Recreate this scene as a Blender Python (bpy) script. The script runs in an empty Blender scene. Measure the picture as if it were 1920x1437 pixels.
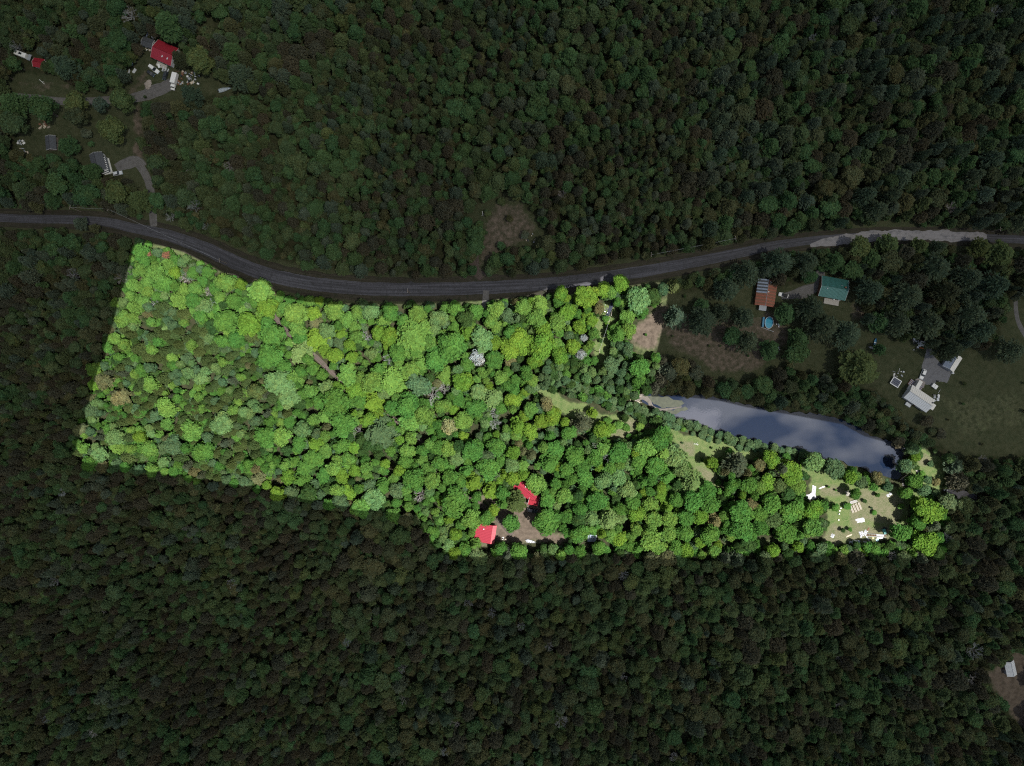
import bpy, bmesh, math, random
import numpy as np
from mathutils import Vector, Matrix, noise
from mathutils.geometry import delaunay_2d_cdt
R = math.radians
rng = random.Random(7); nr = np.random.default_rng(7)
scn = bpy.context.scene; col = scn.collection

# ------------------------------------------------------------------ camera, sky, sun, exposure
H = 320.0; S = 0.25
cam = bpy.data.objects.new('camera', bpy.data.cameras.new('camera')); col.objects.link(cam)
cam.location = (0, 0, H); cam.data.sensor_width = 36; cam.data.lens = 24.0
cam.data.clip_start = 1; cam.data.clip_end = 9000; scn.camera = cam
SUN_EL, SUN_AZ = R(67), R(-28)                 # azimuth counted from +x
sdir = Vector((math.cos(SUN_EL)*math.cos(SUN_AZ), math.cos(SUN_EL)*math.sin(SUN_AZ), math.sin(SUN_EL)))
world = bpy.data.worlds.new('World'); scn.world = world; world.use_nodes = True
wn = world.node_tree.nodes; bg = wn['Background']
sky = wn.new('ShaderNodeTexSky'); sky.sky_type = 'NISHITA'; sky.sun_disc = False
sky.sun_elevation = SUN_EL; sky.sun_rotation = math.pi/2 - SUN_AZ
world.node_tree.links.new(sky.outputs[0], bg.inputs[0]); bg.inputs[1].default_value = 0.15
sun = bpy.data.objects.new('sun', bpy.data.lights.new('sun', 'SUN')); col.objects.link(sun)
sun.data.energy = 4.6; sun.data.angle = R(0.12); sun.data.color = (1, 0.965, 0.90)
sun.rotation_euler = sdir.to_track_quat('Z', 'Y').to_euler()
scn.view_settings.view_transform = 'Standard'; scn.view_settings.look = 'None'
scn.view_settings.gamma = 1; scn.view_settings.exposure = 1.0
scn.view_settings.use_curve_mapping = False
scn.cycles.filter_width = 1.15; scn.cycles.use_denoising = False; scn.cycles.max_bounces = 5; scn.cycles.diffuse_bounces = 3; scn.cycles.transparent_max_bounces = 8

# ------------------------------------------------------------------ helpers
def W(px, py, z=0.0):
    k = S*(H-z)/H
    return ((px-960)*k, (718.5-py)*k)
def nz(x, y, f, s=0): return noise.noise(Vector((x*f, y*f, s*7.31)))

MATS = {}
def mat(name, c, rough=0.8, var=0.12, scale=3.0, metal=0.0, bump=0.0, spec=0.3, c2=None):
    if name in MATS: return MATS[name]
    m = bpy.data.materials.new(name); m.use_nodes = True; nt = m.node_tree; n = nt.nodes; L = nt.links
    b = n['Principled BSDF']; b.inputs['Roughness'].default_value = rough
    b.inputs['Metallic'].default_value = metal; b.inputs['Specular IOR Level'].default_value = spec
    tc = n.new('ShaderNodeTexCoord'); no = n.new('ShaderNodeTexNoise'); no.inputs['Scale'].default_value = scale
    no.inputs['Detail'].default_value = 5; L.new(tc.outputs['Object'], no.inputs['Vector'])
    mx = n.new('ShaderNodeMix'); mx.data_type = 'RGBA'
    mx.inputs['A'].default_value = (*[v*(1-var) for v in c], 1)
    mx.inputs['B'].default_value = (*(c2 or [min(1, v*(1+var)) for v in c]), 1)
    L.new(no.outputs['Fac'], mx.inputs['Factor']); L.new(mx.outputs['Result'], b.inputs['Base Color'])
    if bump:
        bp = n.new('ShaderNodeBump'); bp.inputs['Strength'].default_value = bump; bp.inputs['Distance'].default_value = 0.1
        L.new(no.outputs['Fac'], bp.inputs['Height']); L.new(bp.outputs[0], b.inputs['Normal'])
    MATS[name] = m; return m

class G:
    """collects simple shapes, becomes one mesh"""
    def __init__(s): s.v = []; s.f = []
    def add(s, vs, fs):
        o = len(s.v); s.v += [tuple(v) for v in vs]; s.f += [tuple(i+o for i in f) for f in fs]; return s
    def box(s, x, y, z, sx, sy, sz, rot=0, bev=0.0, tilt=0):
        """centre x,y ; bottom z ; chamfered top when bev"""
        hx, hy = sx/2, sy/2; b = bev
        if b:
            ring = lambda i, zz: [(-hx+i, -hy+i*.6, zz), (hx-i, -hy+i*.6, zz), (hx-i, hy-i*.6, zz), (-hx+i, hy-i*.6, zz)]
            p = ring(0, 0)+ring(0, sz-b)+ring(b, sz)
            fs = [(3, 2, 1, 0), (8, 9, 10, 11)]
            for r_ in (0, 4):
                for i in range(4): fs.append((r_+i, r_+(i+1) % 4, r_+4+(i+1) % 4, r_+4+i))
        else:
            p = [(-hx, -hy, 0), (hx, -hy, 0), (hx, hy, 0), (-hx, hy, 0), (-hx, -hy, sz), (hx, -hy, sz), (hx, hy, sz), (-hx, hy, sz)]
            fs = [(3, 2, 1, 0), (4, 5, 6, 7), (0, 1, 5, 4), (1, 2, 6, 5), (2, 3, 7, 6), (3, 0, 4, 7)]
        c, si = math.cos(rot), math.sin(rot)
        return s.add([(x+a*c-b_*si, y+a*si+b_*c, z+q+a*tilt) for a, b_, q in p], fs)
    def cyl(s, x, y, z, r, h, n=10, r2=None, axis='z'):
        r2 = r if r2 is None else r2; p = []
        for k, (rr, q) in enumerate(((r, 0), (r2, h))):
            for i in range(n):
                a = 2*math.pi*i/n; u, v = rr*math.cos(a), rr*math.sin(a)
                p.append((x+u, y+v, z+q) if axis == 'z' else ((x+u, y+q, z+v) if axis == 'y' else (x+q, y+u, z+v)))
        fs = [tuple(range(n-1, -1, -1)), tuple(range(n, 2*n))]+[(i, (i+1) % n, n+(i+1) % n, n+i) for i in range(n)]
        return s.add(p, fs)
    def bar(s, a, b, r, n=5, r2=None):
        a, b = Vector(a), Vector(b); d = (b-a)
        if d.length < 1e-5: return s
        q = d.to_track_quat('Z', 'Y'); r2 = r if r2 is None else r2; p = []
        for rr, o in ((r, a), (r2, b)):
            for i in range(n):
                t = 2*math.pi*i/n; p.append(o+q@Vector((rr*math.cos(t), rr*math.sin(t), 0)))
        return s.add(p, [tuple(range(n-1, -1, -1)), tuple(range(n, 2*n))]+[(i, (i+1) % n, n+(i+1) % n, n+i) for i in range(n)])
    def slab(s, pts, th):
        """closed slab, pts = top polygon (3D), th = thickness down"""
        n = len(pts); lo = [(p[0], p[1], p[2]-th) for p in pts]
        return s.add(list(pts)+lo, [tuple(range(n)), tuple(range(2*n-1, n-1, -1))]+[(i, n+i, n+(i+1) % n, (i+1) % n) for i in range(n)])
    def blob(s, x, y, z, rx, ry, rz, seed=0, sub=2, amp=0.25, rot=0):
        bm = bmesh.new(); bmesh.ops.create_icosphere(bm, subdivisions=sub, radius=1)
        c, si = math.cos(rot), math.sin(rot); vs = []
        for v in bm.verts:
            k = 1+amp*noise.noise(v.co*1.7+Vector((seed*3.1, 0, 0)))*2
            a, b = v.co.x*rx*k, v.co.y*ry*k; vs.append((x+a*c-b*si, y+a*si+b*c, max(z, z+v.co.z*rz*k)))
        fs = [[l.index for l in f.verts] for f in bm.faces]; bm.free(); return s.add(vs, fs)
    def sheet(s, x, y, z, sx, sy, rot=0, seed=0, n=7, amp=0.25, ragged=0.2):
        """a crumpled tarpaulin lying on the ground, with folds"""
        c, si = math.cos(rot), math.sin(rot); vs = []
        for j in range(n+1):
            for i in range(n+1):
                u, v = i/n-.5, j/n-.5
                k = 1+ragged*noise.noise(Vector((u*2.2+seed, v*2.2, seed)))*2
                a, b = u*sx*k, v*sy*k
                h = 0.04+amp*abs(noise.noise(Vector((u*5+seed*2, v*5, 1.3))))*(1-max(abs(u), abs(v))*1.7)
                vs.append((x+a*c-b*si, y+a*si+b*c, z+max(h, .03)))
        return s.add(vs, [(j*(n+1)+i, j*(n+1)+i+1, (j+1)*(n+1)+i+1, (j+1)*(n+1)+i) for j in range(n) for i in range(n)])
    def mesh(s, name, ms, smooth=False):
        me = bpy.data.meshes.new(name); me.from_pydata(s.v, [], s.f)
        for m in (ms if isinstance(ms, (list, tuple)) else [ms]): me.materials.append(m)
        if smooth: me.polygons.foreach_set('use_smooth', [True]*len(me.polygons))
        me.update(); return me

def link(name, me, parent=None, loc=(0, 0, 0), rz=0):
    o = bpy.data.objects.new(name, me); col.objects.link(o); o.location = loc; o.rotation_euler = (0, 0, rz)
    if parent: o.parent = parent
    return o
def tag(o, label=None, cat=None, group=None, kind=None):
    if label: o['label'] = label
    if cat: o['category'] = cat
    if group: o['group'] = group
    if kind: o['kind'] = kind
    return o
def thing(name, label, cat, px, py, z=0.0, rz=0, group=None, zref=None):
    x, y = W(px, py, zref if zref is not None else z)
    return tag(link(name, None, None, (x, y, z), rz), label, cat, group)
def part(name, g, m, parent, label=None, smooth=False):
    o = link(name, g.mesh(name, m, smooth), parent)
    if label: o['label'] = label
    return o
def ang(dx, dy): return math.atan2(-dy, dx)     # direction in the picture -> world angle

# ------------------------------------------------------------------ layout in picture pixels (1920 x 1437)
ROAD = [(-420, 400), (-200, 404), (-20, 408), (60, 411), (130, 412), (200, 417), (250, 428), (300, 438), (350, 453), (400, 473), (440, 492), (490, 511), (540, 524), (600, 534),
        (700, 542), (800, 543), (900, 540), (1000, 535), (1100, 525), (1200, 510), (1300, 492), (1380, 476), (1440, 463), (1500, 454), (1560, 448),
        (1650, 443), (1750, 443), (1850, 447), (1940, 451), (2100, 460), (2350, 470)]
def road_hw(px): return float(np.interp(px, [0, 250, 420, 1100, 1400, 1500, 1920], [12, 14, 19, 17, 14, 12, 12]))
LIT = [(138, 852), (250, 470, 8), (256, 459, 8), (266, 455, 6), (300, 460, 0), (345, 472, 0), (380, 490, 0), (414, 510, 0), (440, 516, 5), (468, 536, 9), (478, 526, 11), (495, 526, 11), (508, 538, 10), (519, 554, 4), (560, 562, 0), (620, 568, 0),
       (700, 571, 0), (800, 570, 0), (900, 565, 0), (990, 556, 2), (1038, 544, 8), (1056, 538, 10), (1068, 548, 10), (1086, 538, 11), (1108, 535, 11), (1122, 532, 11), (1134, 534, 11), (1148, 538, 10), (1153, 524, 13), (1164, 517, 13), (1175, 521, 13), (1181, 534, 12), (1200, 538, 8), (1225, 531, 2), (1248, 530, 2), (1256, 535, 2), (1258, 545, 2), (1244, 605, 0),
       (1221, 728, 2), (1222, 744, 0), (1280, 744, 0), (1350, 752, 0), (1400, 764, 0), (1500, 781, 0), (1580, 796, 0), (1620, 818, 0), (1685, 836, 0), (1710, 834, 3), (1728, 838, 2), (1748, 846, 1), (1756, 856, 1), (1764, 876, 1), (1771, 896, 1),
       (1772, 960, 5), (1768, 1026, 8), (1760, 1038, 8), (1748, 1040, 7), (1400, 1039, 6), (1000, 1036, 5), (836, 1036, 6), (824, 1033, 8), (816, 1025, 8), (780, 968, 9),
       (640, 947, 9), (465, 915, 9), (300, 889, 9), (160, 864, 8), (145, 862, 8), (138, 857, 8)]
LITP = [(p[0], p[1]) for p in LIT]
PLANT = [(140, 860), (180, 715), (235, 590), (300, 575), (370, 590), (420, 650), (520, 690), (545, 800), (480, 850), (470, 915), (300, 890)]
POND = [(1198, 742), (1215, 738), (1250, 741), (1290, 739), (1330, 743), (1370, 752), (1400, 757), (1440, 768), (1490, 772), (1540, 778), (1580, 788), (1600, 797), (1625, 812), (1650, 822), (1680, 830),
        (1698, 842), (1692, 862), (1684, 880), (1690, 893), (1682, 899), (1660, 894), (1630, 884), (1610, 876), (1560, 862), (1500, 852), (1440, 838), (1380, 823), (1330, 808), (1290, 792), (1250, 780), (1225, 765), (1205, 755)]
POND2 = [(1774, 915), (1785, 908), (1800, 910), (1815, 921), (1832, 928), (1842, 944), (1828, 950), (1806, 942), (1790, 930), (1776, 924)]
CLEAR = {
 'nw': [(0, 122), (60, 132), (110, 142), (150, 160), (225, 150), (245, 112), (262, 75), (300, 110), (330, 128), (385, 132), (405, 150), (470, 158), (470, 178), (345, 192), (272, 197), (268, 260), (278, 300), (292, 350), (296, 420), (270, 416), (240, 340), (205, 330), (165, 320), (140, 305), (90, 300), (30, 300), (20, 260), (36, 200), (0, 190)],
 'nw2': [(340, 30), (400, 30), (420, 62), (380, 66), (350, 55)],
 'mid': [(868, 395), (900, 362), (945, 352), (985, 372), (1003, 400), (1030, 440), (1018, 462), (975, 470), (925, 474), (912, 520), (885, 520), (890, 475), (902, 430), (880, 412)],
 'strip': [(1150, 560), (1170, 590), (1155, 610), (1150, 640), (1140, 680), (1118, 705), (1112, 650), (1120, 600), (1135, 565)],
 'field': [(1195, 600), (1218, 575), (1255, 545), (1420, 520), (1432, 620), (1470, 640), (1475, 700), (1400, 718), (1330, 716), (1300, 700), (1240, 665), (1205, 672), (1172, 652), (1185, 620)],
 'ridge': [(1010, 722), (1060, 742), (1150, 778), (1230, 798), (1330, 820), (1420, 843), (1520, 872), (1600, 905), (1530, 905), (1500, 888), (1440, 866), (1380, 856), (1337, 862), (1342, 890), (1352, 945), (1325, 925), (1300, 880), (1285, 862), (1264, 830), (1215, 810), (1145, 824), (1100, 802), (1050, 775), (1005, 745)],
 'east': [(1530, 885), (1600, 912), (1700, 915), (1712, 885), (1722, 835), (1765, 860), (1777, 905), (1760, 935), (1720, 942), (1708, 945), (1706, 1008), (1660, 1018), (1560, 1022), (1540, 1015), (1552, 990), (1545, 930), (1508, 918)],
 'farm': [(1890, 560), (2000, 540), (2000, 865), (1840, 860), (1790, 865), (1750, 832), (1700, 790), (1640, 740), (1600, 715), (1540, 705), (1480, 700), (1470, 640), (1430, 620), (1420, 560), (1480, 530), (1540, 515), (1610, 520), (1620, 560), (1680, 640), (1860, 650)],
 'yard': [(900, 925), (950, 930), (975, 900), (1010, 925), (1015, 955), (1003, 990), (1060, 1003), (1070, 1018), (1120, 1005), (1120, 1020), (1000, 1024), (930, 1022), (890, 1020), (890, 985), (935, 975)],
 'se': [(1848, 1268), (1880, 1235), (1960, 1215), (1960, 1400), (1905, 1360), (1880, 1320), (1862, 1292)],
 'lane': [(1350, 1010), (1475, 1008), (1475, 1020), (1350, 1022)],
}
TRACK = [(505, 583), (530, 612), (555, 640), (590, 668), (640, 715), (700, 762), (735, 785), (770, 808), (795, 838), (808, 868), (835, 905), (880, 935), (920, 960), (960, 1005)]
POND_A = np.array(POND, float)

def inpoly(x, y, poly):
    x = np.asarray(x, float); y = np.asarray(y, float); r = np.zeros(x.shape, bool); n = len(poly)
    for i in range(n):
        x1, y1 = poly[i][:2]; x2, y2 = poly[(i+1) % n][:2]
        if y1 == y2: continue
        c = ((y1 > y) != (y2 > y)) & (x < (x2-x1)*(y-y1)/(y2-y1)+x1); r ^= c
    return r
def dpoly(x, y, line):
    x = np.asarray(x, float); y = np.asarray(y, float); d = np.full(x.shape, 1e9)
    for a, b in zip(line[:-1], line[1:]):
        ax, ay = a[:2]; bx, by = b[:2]; l2 = (bx-ax)**2+(by-ay)**2+1e-9
        t = np.clip(((x-ax)*(bx-ax)+(y-ay)*(by-ay))/l2, 0, 1)
        d = np.minimum(d, np.hypot(x-ax-t*(bx-ax), y-ay-t*(by-ay)))
    return d

# ------------------------------------------------------------------ ground
xs = np.concatenate([[-5000, -2500, -1200, -700, -450], np.arange(-340, 340.1, 1.0), [450, 700, 1200, 2500, 5000]])
ys = np.concatenate([[-5000, -2500, -1200, -700, -400], np.arange(-260, 260.1, 1.0), [400, 700, 1200, 2500, 5000]])
XX, YY = np.meshgrid(xs, ys); PX = XX/S+960; PY = 718.5-YY/S
wob = np.array([[nz(x, y, .09)*14+nz(x, y, .35, 2)*6 for x in xs] for y in ys])
PXw, PYw = PX+wob, PY-wob[::-1]
def blur(a, n):
    for _ in range(n):
        a = (a+np.roll(a, 1, 0)+np.roll(a, -1, 0)+np.roll(a, 1, 1)+np.roll(a, -1, 1))/5
    return a
open_ = np.zeros(XX.shape)
for k, p in CLEAR.items(): open_ = np.maximum(open_, inpoly(PXw, PYw, p)*(.62 if k in ('farm', 'nw', 'nw2', 'mid', 'field') else 1.0))
open_ = np.maximum(open_, (dpoly(PX, PY, ROAD) < 31)*1.0)
dirt = np.zeros(XX.shape)
for p in (CLEAR['yard'], CLEAR['se'], [(930, 375), (985, 380), (1000, 430), (960, 470), (900, 500), (905, 440)], [(1190, 610), (1215, 585), (1250, 570), (1240, 640), (1225, 655), (1175, 650)],
          [(1250, 580), (1410, 600), (1470, 630), (1440, 690), (1330, 690), (1250, 660)], [(1420, 575), (1480, 590), (1480, 640), (1430, 650)], [(1600, 560), (1640, 570), (1630, 610), (1590, 600)]):
    dirt = np.maximum(dirt, inpoly(PXw, PYw, p)*(.8 if p[0][0] in (900, 1848, 1190) else .6))
dirt = np.maximum(dirt, (dpoly(PXw, PYw, [(262, 200), (256, 290)]) < 9)*.8)
dirt = np.maximum(dirt, (dpoly(PXw, PYw, [(240, 178), (262, 150), (275, 125)]) < 7)*.7)
dirt = np.maximum(dirt, (dpoly(PXw, PYw, [(30, 160), (130, 165), (230, 168)]) < 5)*.6)
dry = np.zeros(XX.shape)
for p in ([(1590, 925), (1650, 925), (1700, 930), (1690, 990), (1640, 960), (1600, 1000), (1555, 980), (1560, 1018), (1700, 1015), (1700, 980), (1600, 985)], [(1540, 1000), (1590, 1005), (1590, 1020), (1545, 1020)],
          [(1530, 905), (1590, 915), (1580, 930), (1530, 925)], [(1620, 925), (1670, 930), (1660, 975), (1610, 975)], [(1300, 870), (1340, 890), (1345, 915), (1310, 890)], [(1270, 825), (1300, 830), (1310, 860), (1285, 850)],
          [(1760, 745), (1920, 735), (1920, 800), (1800, 820)], [(1130, 800), (1200, 790), (1230, 805), (1150, 815)], [(1725, 850), (1750, 855), (1755, 880), (1735, 885)]):
    dry = np.maximum(dry, inpoly(PXw, PYw, p)*(.38 if p[0][0] == 1760 else 1.0))
lit_lush = np.zeros(XX.shape)
for k in ('ridge', 'east', 'strip'): lit_lush = np.maximum(lit_lush, inpoly(PXw, PYw, CLEAR[k])*1.0)
lit_lush = np.maximum(lit_lush, inpoly(PX, PY, LITP)*.8)*open_  # light painted into the colour: lusher, lighter grass inside the sunlit patch
Z = np.zeros(XX.shape)
pin = np.maximum(inpoly(PX, PY, POND)*1.0, inpoly(PX, PY, POND2)*1.0)
Z = -1.4*blur(pin, 3)
me = bpy.data.meshes.new('ground'); ny_, nx_ = XX.shape
idx = np.arange(nx_*ny_).reshape(ny_, nx_)
fq = np.stack([idx[:-1, :-1], idx[:-1, 1:], idx[1:, 1:], idx[1:, :-1]], -1).reshape(-1, 4)
me.vertices.add(nx_*ny_); me.vertices.foreach_set('co', np.stack([XX, YY, Z], -1).ravel())
me.loops.add(fq.size); me.loops.foreach_set('vertex_index', fq.ravel())
me.polygons.add(len(fq)); me.polygons.foreach_set('loop_start', np.arange(0, fq.size, 4)); me.polygons.foreach_set('loop_total', np.full(len(fq), 4))
me.update(calc_edges=True)
a = me.attributes.new('cover', 'FLOAT_COLOR', 'POINT')
a.data.foreach_set('color', np.stack([blur(open_, 3), blur(dirt, 4), blur(dry, 4), blur(lit_lush, 3)], -1).ravel().astype(np.float32))
gm = bpy.data.materials.new('ground_cover'); gm.use_nodes = True; nt = gm.node_tree; n = nt.nodes; L = nt.links; b = n['Principled BSDF']
b.inputs['Roughness'].default_value = .95; b.inputs['Specular IOR Level'].default_value = .1
at = n.new('ShaderNodeAttribute'); at.attribute_name = 'cover'; sp = n.new('ShaderNodeSeparateColor'); L.new(at.outputs['Color'], sp.inputs[0])
tc = n.new('ShaderNodeTexCoord')
def noi(sc, det=6, ro=.6):
    q = n.new('ShaderNodeTexNoise'); q.inputs['Scale'].default_value = sc; q.inputs['Detail'].default_value = det; q.inputs['Roughness'].default_value = ro
    L.new(tc.outputs['Object'], q.inputs['Vector']); return q.outputs['Fac']
def ramp(f, a, b_):
    q = n.new('ShaderNodeMapRange'); q.inputs['From Min'].default_value = a; q.inputs['From Max'].default_value = b_; L.new(f, q.inputs['Value']); return q.outputs[0]
def mix(f, a, b_):
    q = n.new('ShaderNodeMix'); q.data_type = 'RGBA'
    L.new(f, q.inputs['Factor'])
    for s_, v in (('A', a), ('B', b_)):
        if isinstance(v, tuple): q.inputs[s_].default_value = (*v, 1)
        else: L.new(v, q.inputs[s_])
    return q.outputs['Result']
def madd(a, b_, op='ADD'):
    q = n.new('ShaderNodeMath'); q.operation = op
    for i, v in enumerate((a, b_)):
        if isinstance(v, (int, float)): q.inputs[i].default_value = v
        else: L.new(v, q.inputs[i])
    return q.outputs[0]
n1, n2, n3, n4 = noi(.06), noi(.45), noi(1.9), noi(.18)
floor_ = mix(ramp(n2, .35, .65), (.020, .030, .012), (.045, .042, .024))
grass = mix(ramp(n4, .35, .65), (.031, .043, .020), (.056, .062, .032))
grass = mix(ramp(n3, .4, .75), grass, (.075, .076, .045))
dryc = mix(ramp(n2, .3, .7), (.135, .125, .08), (.065, .088, .034))
dryc = mix(ramp(n3, .45, .8), dryc, (.19, .17, .12))
dirtc = mix(ramp(n2, .3, .7), (.058, .046, .036), (.135, .108, .085))
edge = lambda ch: ramp(madd(sp.outputs[ch], madd(madd(n2, .5, 'SUBTRACT'), .9, 'MULTIPLY')), .3, .7)
lit_lushc = mix(ramp(n2, .35, .65), (.055, .100, .028), (.105, .135, .050)); lit_lushc = mix(ramp(n3, .45, .8), lit_lushc, (.15, .155, .08))
grass = mix(ramp(madd(at.outputs['Alpha'], madd(madd(n2, .5, 'SUBTRACT'), .6, 'MULTIPLY')), .3, .7), grass, lit_lushc)
c = mix(edge(0), floor_, grass); c = mix(edge(2), c, dryc); c = mix(edge(1), c, dirtc)
L.new(c, b.inputs['Base Color'])
bp = n.new('ShaderNodeBump'); bp.inputs['Strength'].default_value = .8; bp.inputs['Distance'].default_value = .35; L.new(n3, bp.inputs['Height']); L.new(bp.outputs[0], b.inputs['Normal'])
me.materials.append(gm)
tag(link('ground', me), kind='structure')

# ------------------------------------------------------------------ road, driveways, tracks (sheets above the ground)
def smooth_line(pts, step=10):
    out = []
    P = [pts[0]]+list(pts)+[pts[-1]]
    for i in range(1, len(P)-2):
        p0, p1, p2, p3 = [np.array(q[:2], float) for q in P[i-1:i+3]]
        k = max(2, int(np.hypot(*(p2-p1))/step))
        for j in range(k):
            t = j/k; out.append(.5*((2*p1)+(-p0+p2)*t+(2*p0-5*p1+4*p2-p3)*t*t+(-p0+3*p1-3*p2+p3)*t**3))
    out.append(np.array(pts[-1][:2], float)); return out
def strip(name, pts, hw, z, m, seed=0, cross=9, rag=.0, step=10):
    ln = smooth_line(pts, step); vs = []; U = []
    tot = 0
    for i, p in enumerate(ln):
        q0 = ln[max(0, i-1)]; q1 = ln[min(len(ln)-1, i+1)]; d = (q1-q0)/np.hypot(*(q1-q0)); nn = np.array([-d[1], d[0]])
        if i: tot += np.hypot(*(p-ln[i-1]))
        h = hw(p[0]) if callable(hw) else hw
        for j in range(cross+1):
            u = j/cross*2-1
            hh = h*(1+rag*nz(p[0], p[1], .05, seed+(3 if u > 0 else 0))+rag*.6*nz(p[0], p[1], .21, seed+(3 if u > 0 else 0)))
            q = p+nn*u*hh; x, y = W(q[0], q[1]); vs.append((x, y, z+.05*(1-u*u))); U.append((tot*S, u))
    fs = [(i*(cross+1)+j, (i+1)*(cross+1)+j, (i+1)*(cross+1)+j+1, i*(cross+1)+j+1) for i in range(len(ln)-1) for j in range(cross)]
    me = bpy.data.meshes.new(name); me.from_pydata(vs, [], fs); me.materials.append(m)
    at = me.attributes.new('along', 'FLOAT_VECTOR', 'POINT'); at.data.foreach_set('vector', [c_ for u in U for c_ in (u[0], u[1], 0)])
    me.update(); return tag(link(name, me), kind='structure')
def road_mat(name, base, light, rut, ra=(.55, .8)):
    m = bpy.data.materials.new(name); m.use_nodes = True; nt = m.node_tree; n = nt.nodes; L = nt.links; b = n['Principled BSDF']
    b.inputs['Roughness'].default_value = .88; b.inputs['Specular IOR Level'].default_value = .2
    at = n.new('ShaderNodeAttribute'); at.attribute_name = 'along'
    mp = n.new('ShaderNodeMapping'); mp.inputs['Scale'].default_value = (.035, 5.5, 1); L.new(at.outputs['Vector'], mp.inputs[0])
    no = n.new('ShaderNodeTexNoise'); no.inputs['Scale'].default_value = 1.0; no.inputs['Detail'].default_value = 6; L.new(mp.outputs[0], no.inputs['Vector'])
    mr = n.new('ShaderNodeMapRange'); mr.inputs[1].default_value = ra[0]-.15; mr.inputs[2].default_value = ra[1]-.08; L.new(no.outputs['Fac'], mr.inputs[0])
    tc = n.new('ShaderNodeTexCoord'); n2 = n.new('ShaderNodeTexNoise'); n2.inputs['Scale'].default_value = .5; n2.inputs['Detail'].default_value = 7; L.new(tc.outputs['Object'], n2.inputs['Vector'])
    m1 = n.new('ShaderNodeMix'); m1.data_type = 'RGBA'; m1.inputs['A'].default_value = (*base, 1); m1.inputs['B'].default_value = (*light, 1); L.new(mr.outputs[0], m1.inputs['Factor'])
    m2 = n.new('ShaderNodeMix'); m2.data_type = 'RGBA'; m2.inputs['B'].default_value = (*rut, 1); L.new(m1.outputs['Result'], m2.inputs['A'])
    r2 = n.new('ShaderNodeMapRange'); r2.inputs[1].default_value = .5; r2.inputs[2].default_value = .8; L.new(n2.outputs['Fac'], r2.inputs[0]); L.new(r2.outputs[0], m2.inputs['Factor'])
    L.new(m2.outputs['Result'], b.inputs['Base Color'])
    bp = n.new('ShaderNodeBump'); bp.inputs['Strength'].default_value = .5; bp.inputs['Distance'].default_value = .05; L.new(n2.outputs['Fac'], bp.inputs['Height']); L.new(bp.outputs[0], b.inputs['Normal'])
    return m
verge = road_mat('verge_gravel', (.030, .027, .020), (.05, .045, .032), (.018, .024, .012))
strip('road_verge', ROAD, lambda x: road_hw(x)+5, .004, verge, 4, 5, .10)
strip('road', ROAD, road_hw, .012, road_mat('dark_road', (.045, .045, .052), (.095, .095, .112), (.036, .036, .040)), 1, 14, .03)
strip('pale_road_patch', [(1519, 461), (1545, 455), (1580, 450), (1650, 443), (1750, 442), (1850, 446)], lambda x: float(np.interp(x, [1515, 1530, 1560, 1650, 1845, 1855], [1, 6, 9.5, 10, 9, 3])), .07,
      road_mat('pale_asphalt', (.20, .19, .20), (.26, .25, .26), (.10, .10, .11)), 8, 8, .35, 5)
gravel = road_mat('driveway_gravel', (.10, .095, .095), (.15, .145, .14), (.06, .058, .055))
dtrack = road_mat('woodland_track', (.060, .045, .040), (.11, .09, .08), (.04, .05, .025))
strip('woodland_track', TRACK, 4.6, .016, dtrack, 3, 8, .2, 5)
strip('driveway', [(-200, 178), (0, 182), (50, 183), (120, 190), (200, 188), (250, 184), (290, 172), (322, 158)], lambda x: 7+5*max(0, min(1, (x-240)/40)), .02, gravel, 5, 6, .2, 6)
strip('driveway', [(262, 311), (276, 335), (284, 365), (287, 400), (288, 425)], 7, .02, gravel, 6, 6, .15, 6)
strip('driveway', [(1465, 556), (1500, 550), (1530, 538), (1540, 520), (1535, 505)], lambda x: float(np.interp(x, [1465, 1510, 1535], [5, 12, 8])), .02, gravel, 9, 6, .15, 5)
strip('driveway', [(1905, 540), (1905, 580), (1912, 610), (1935, 650)], 4, .02, gravel, 2, 5, .15, 6)
strip('path', [(888, 470), (890, 500), (905, 522)], 9, .018, dtrack, 7, 6, .2, 5)
strip('driveway', [(912, 545), (910, 566), (906, 590)], 6, .075, gravel, 7, 6, .2, 5)
def flat(name, pts, z, m, wob=2.0):
    out = []
    for i in range(len(pts)):
        a, b_ = pts[i], pts[(i+1) % len(pts)]; k = max(1, int(math.hypot(a[0]-b_[0], a[1]-b_[1])/4))
        for j in range(k):
            t = j/k; x = a[0]+(b_[0]-a[0])*t; y = a[1]+(b_[1]-a[1])*t
            out.append((x+wob*nz(x, y, .13, 1), y+wob*nz(x, y, .13, 5)))
    vs = [(*W(x, y), z) for x, y in out]; vs.reverse()
    me = bpy.data.meshes.new(name); me.from_pydata(vs, [], [tuple(range(len(vs)))]); me.materials.append(m)
    return tag(link(name, me), kind='structure')
strip('gravel_pad', [(218, 316), (235, 308), (256, 303), (268, 314)], lambda x: float(np.interp(x, [218, 240, 268], [8, 11, 9])), .018, gravel, 3, 6, .2, 5)
pave = road_mat('asphalt_pad', (.13, .13, .14), (.17, .17, .18), (.10, .10, .11))
flat('parking_pad', [(1738, 650), (1746, 652), (1752, 670), (1768, 685), (1784, 694), (1782, 703), (1776, 719), (1765, 716), (1757, 714), (1750, 725), (1738, 722), (1724, 713), (1728, 690), (1733, 672)], .024, pave)

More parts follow.
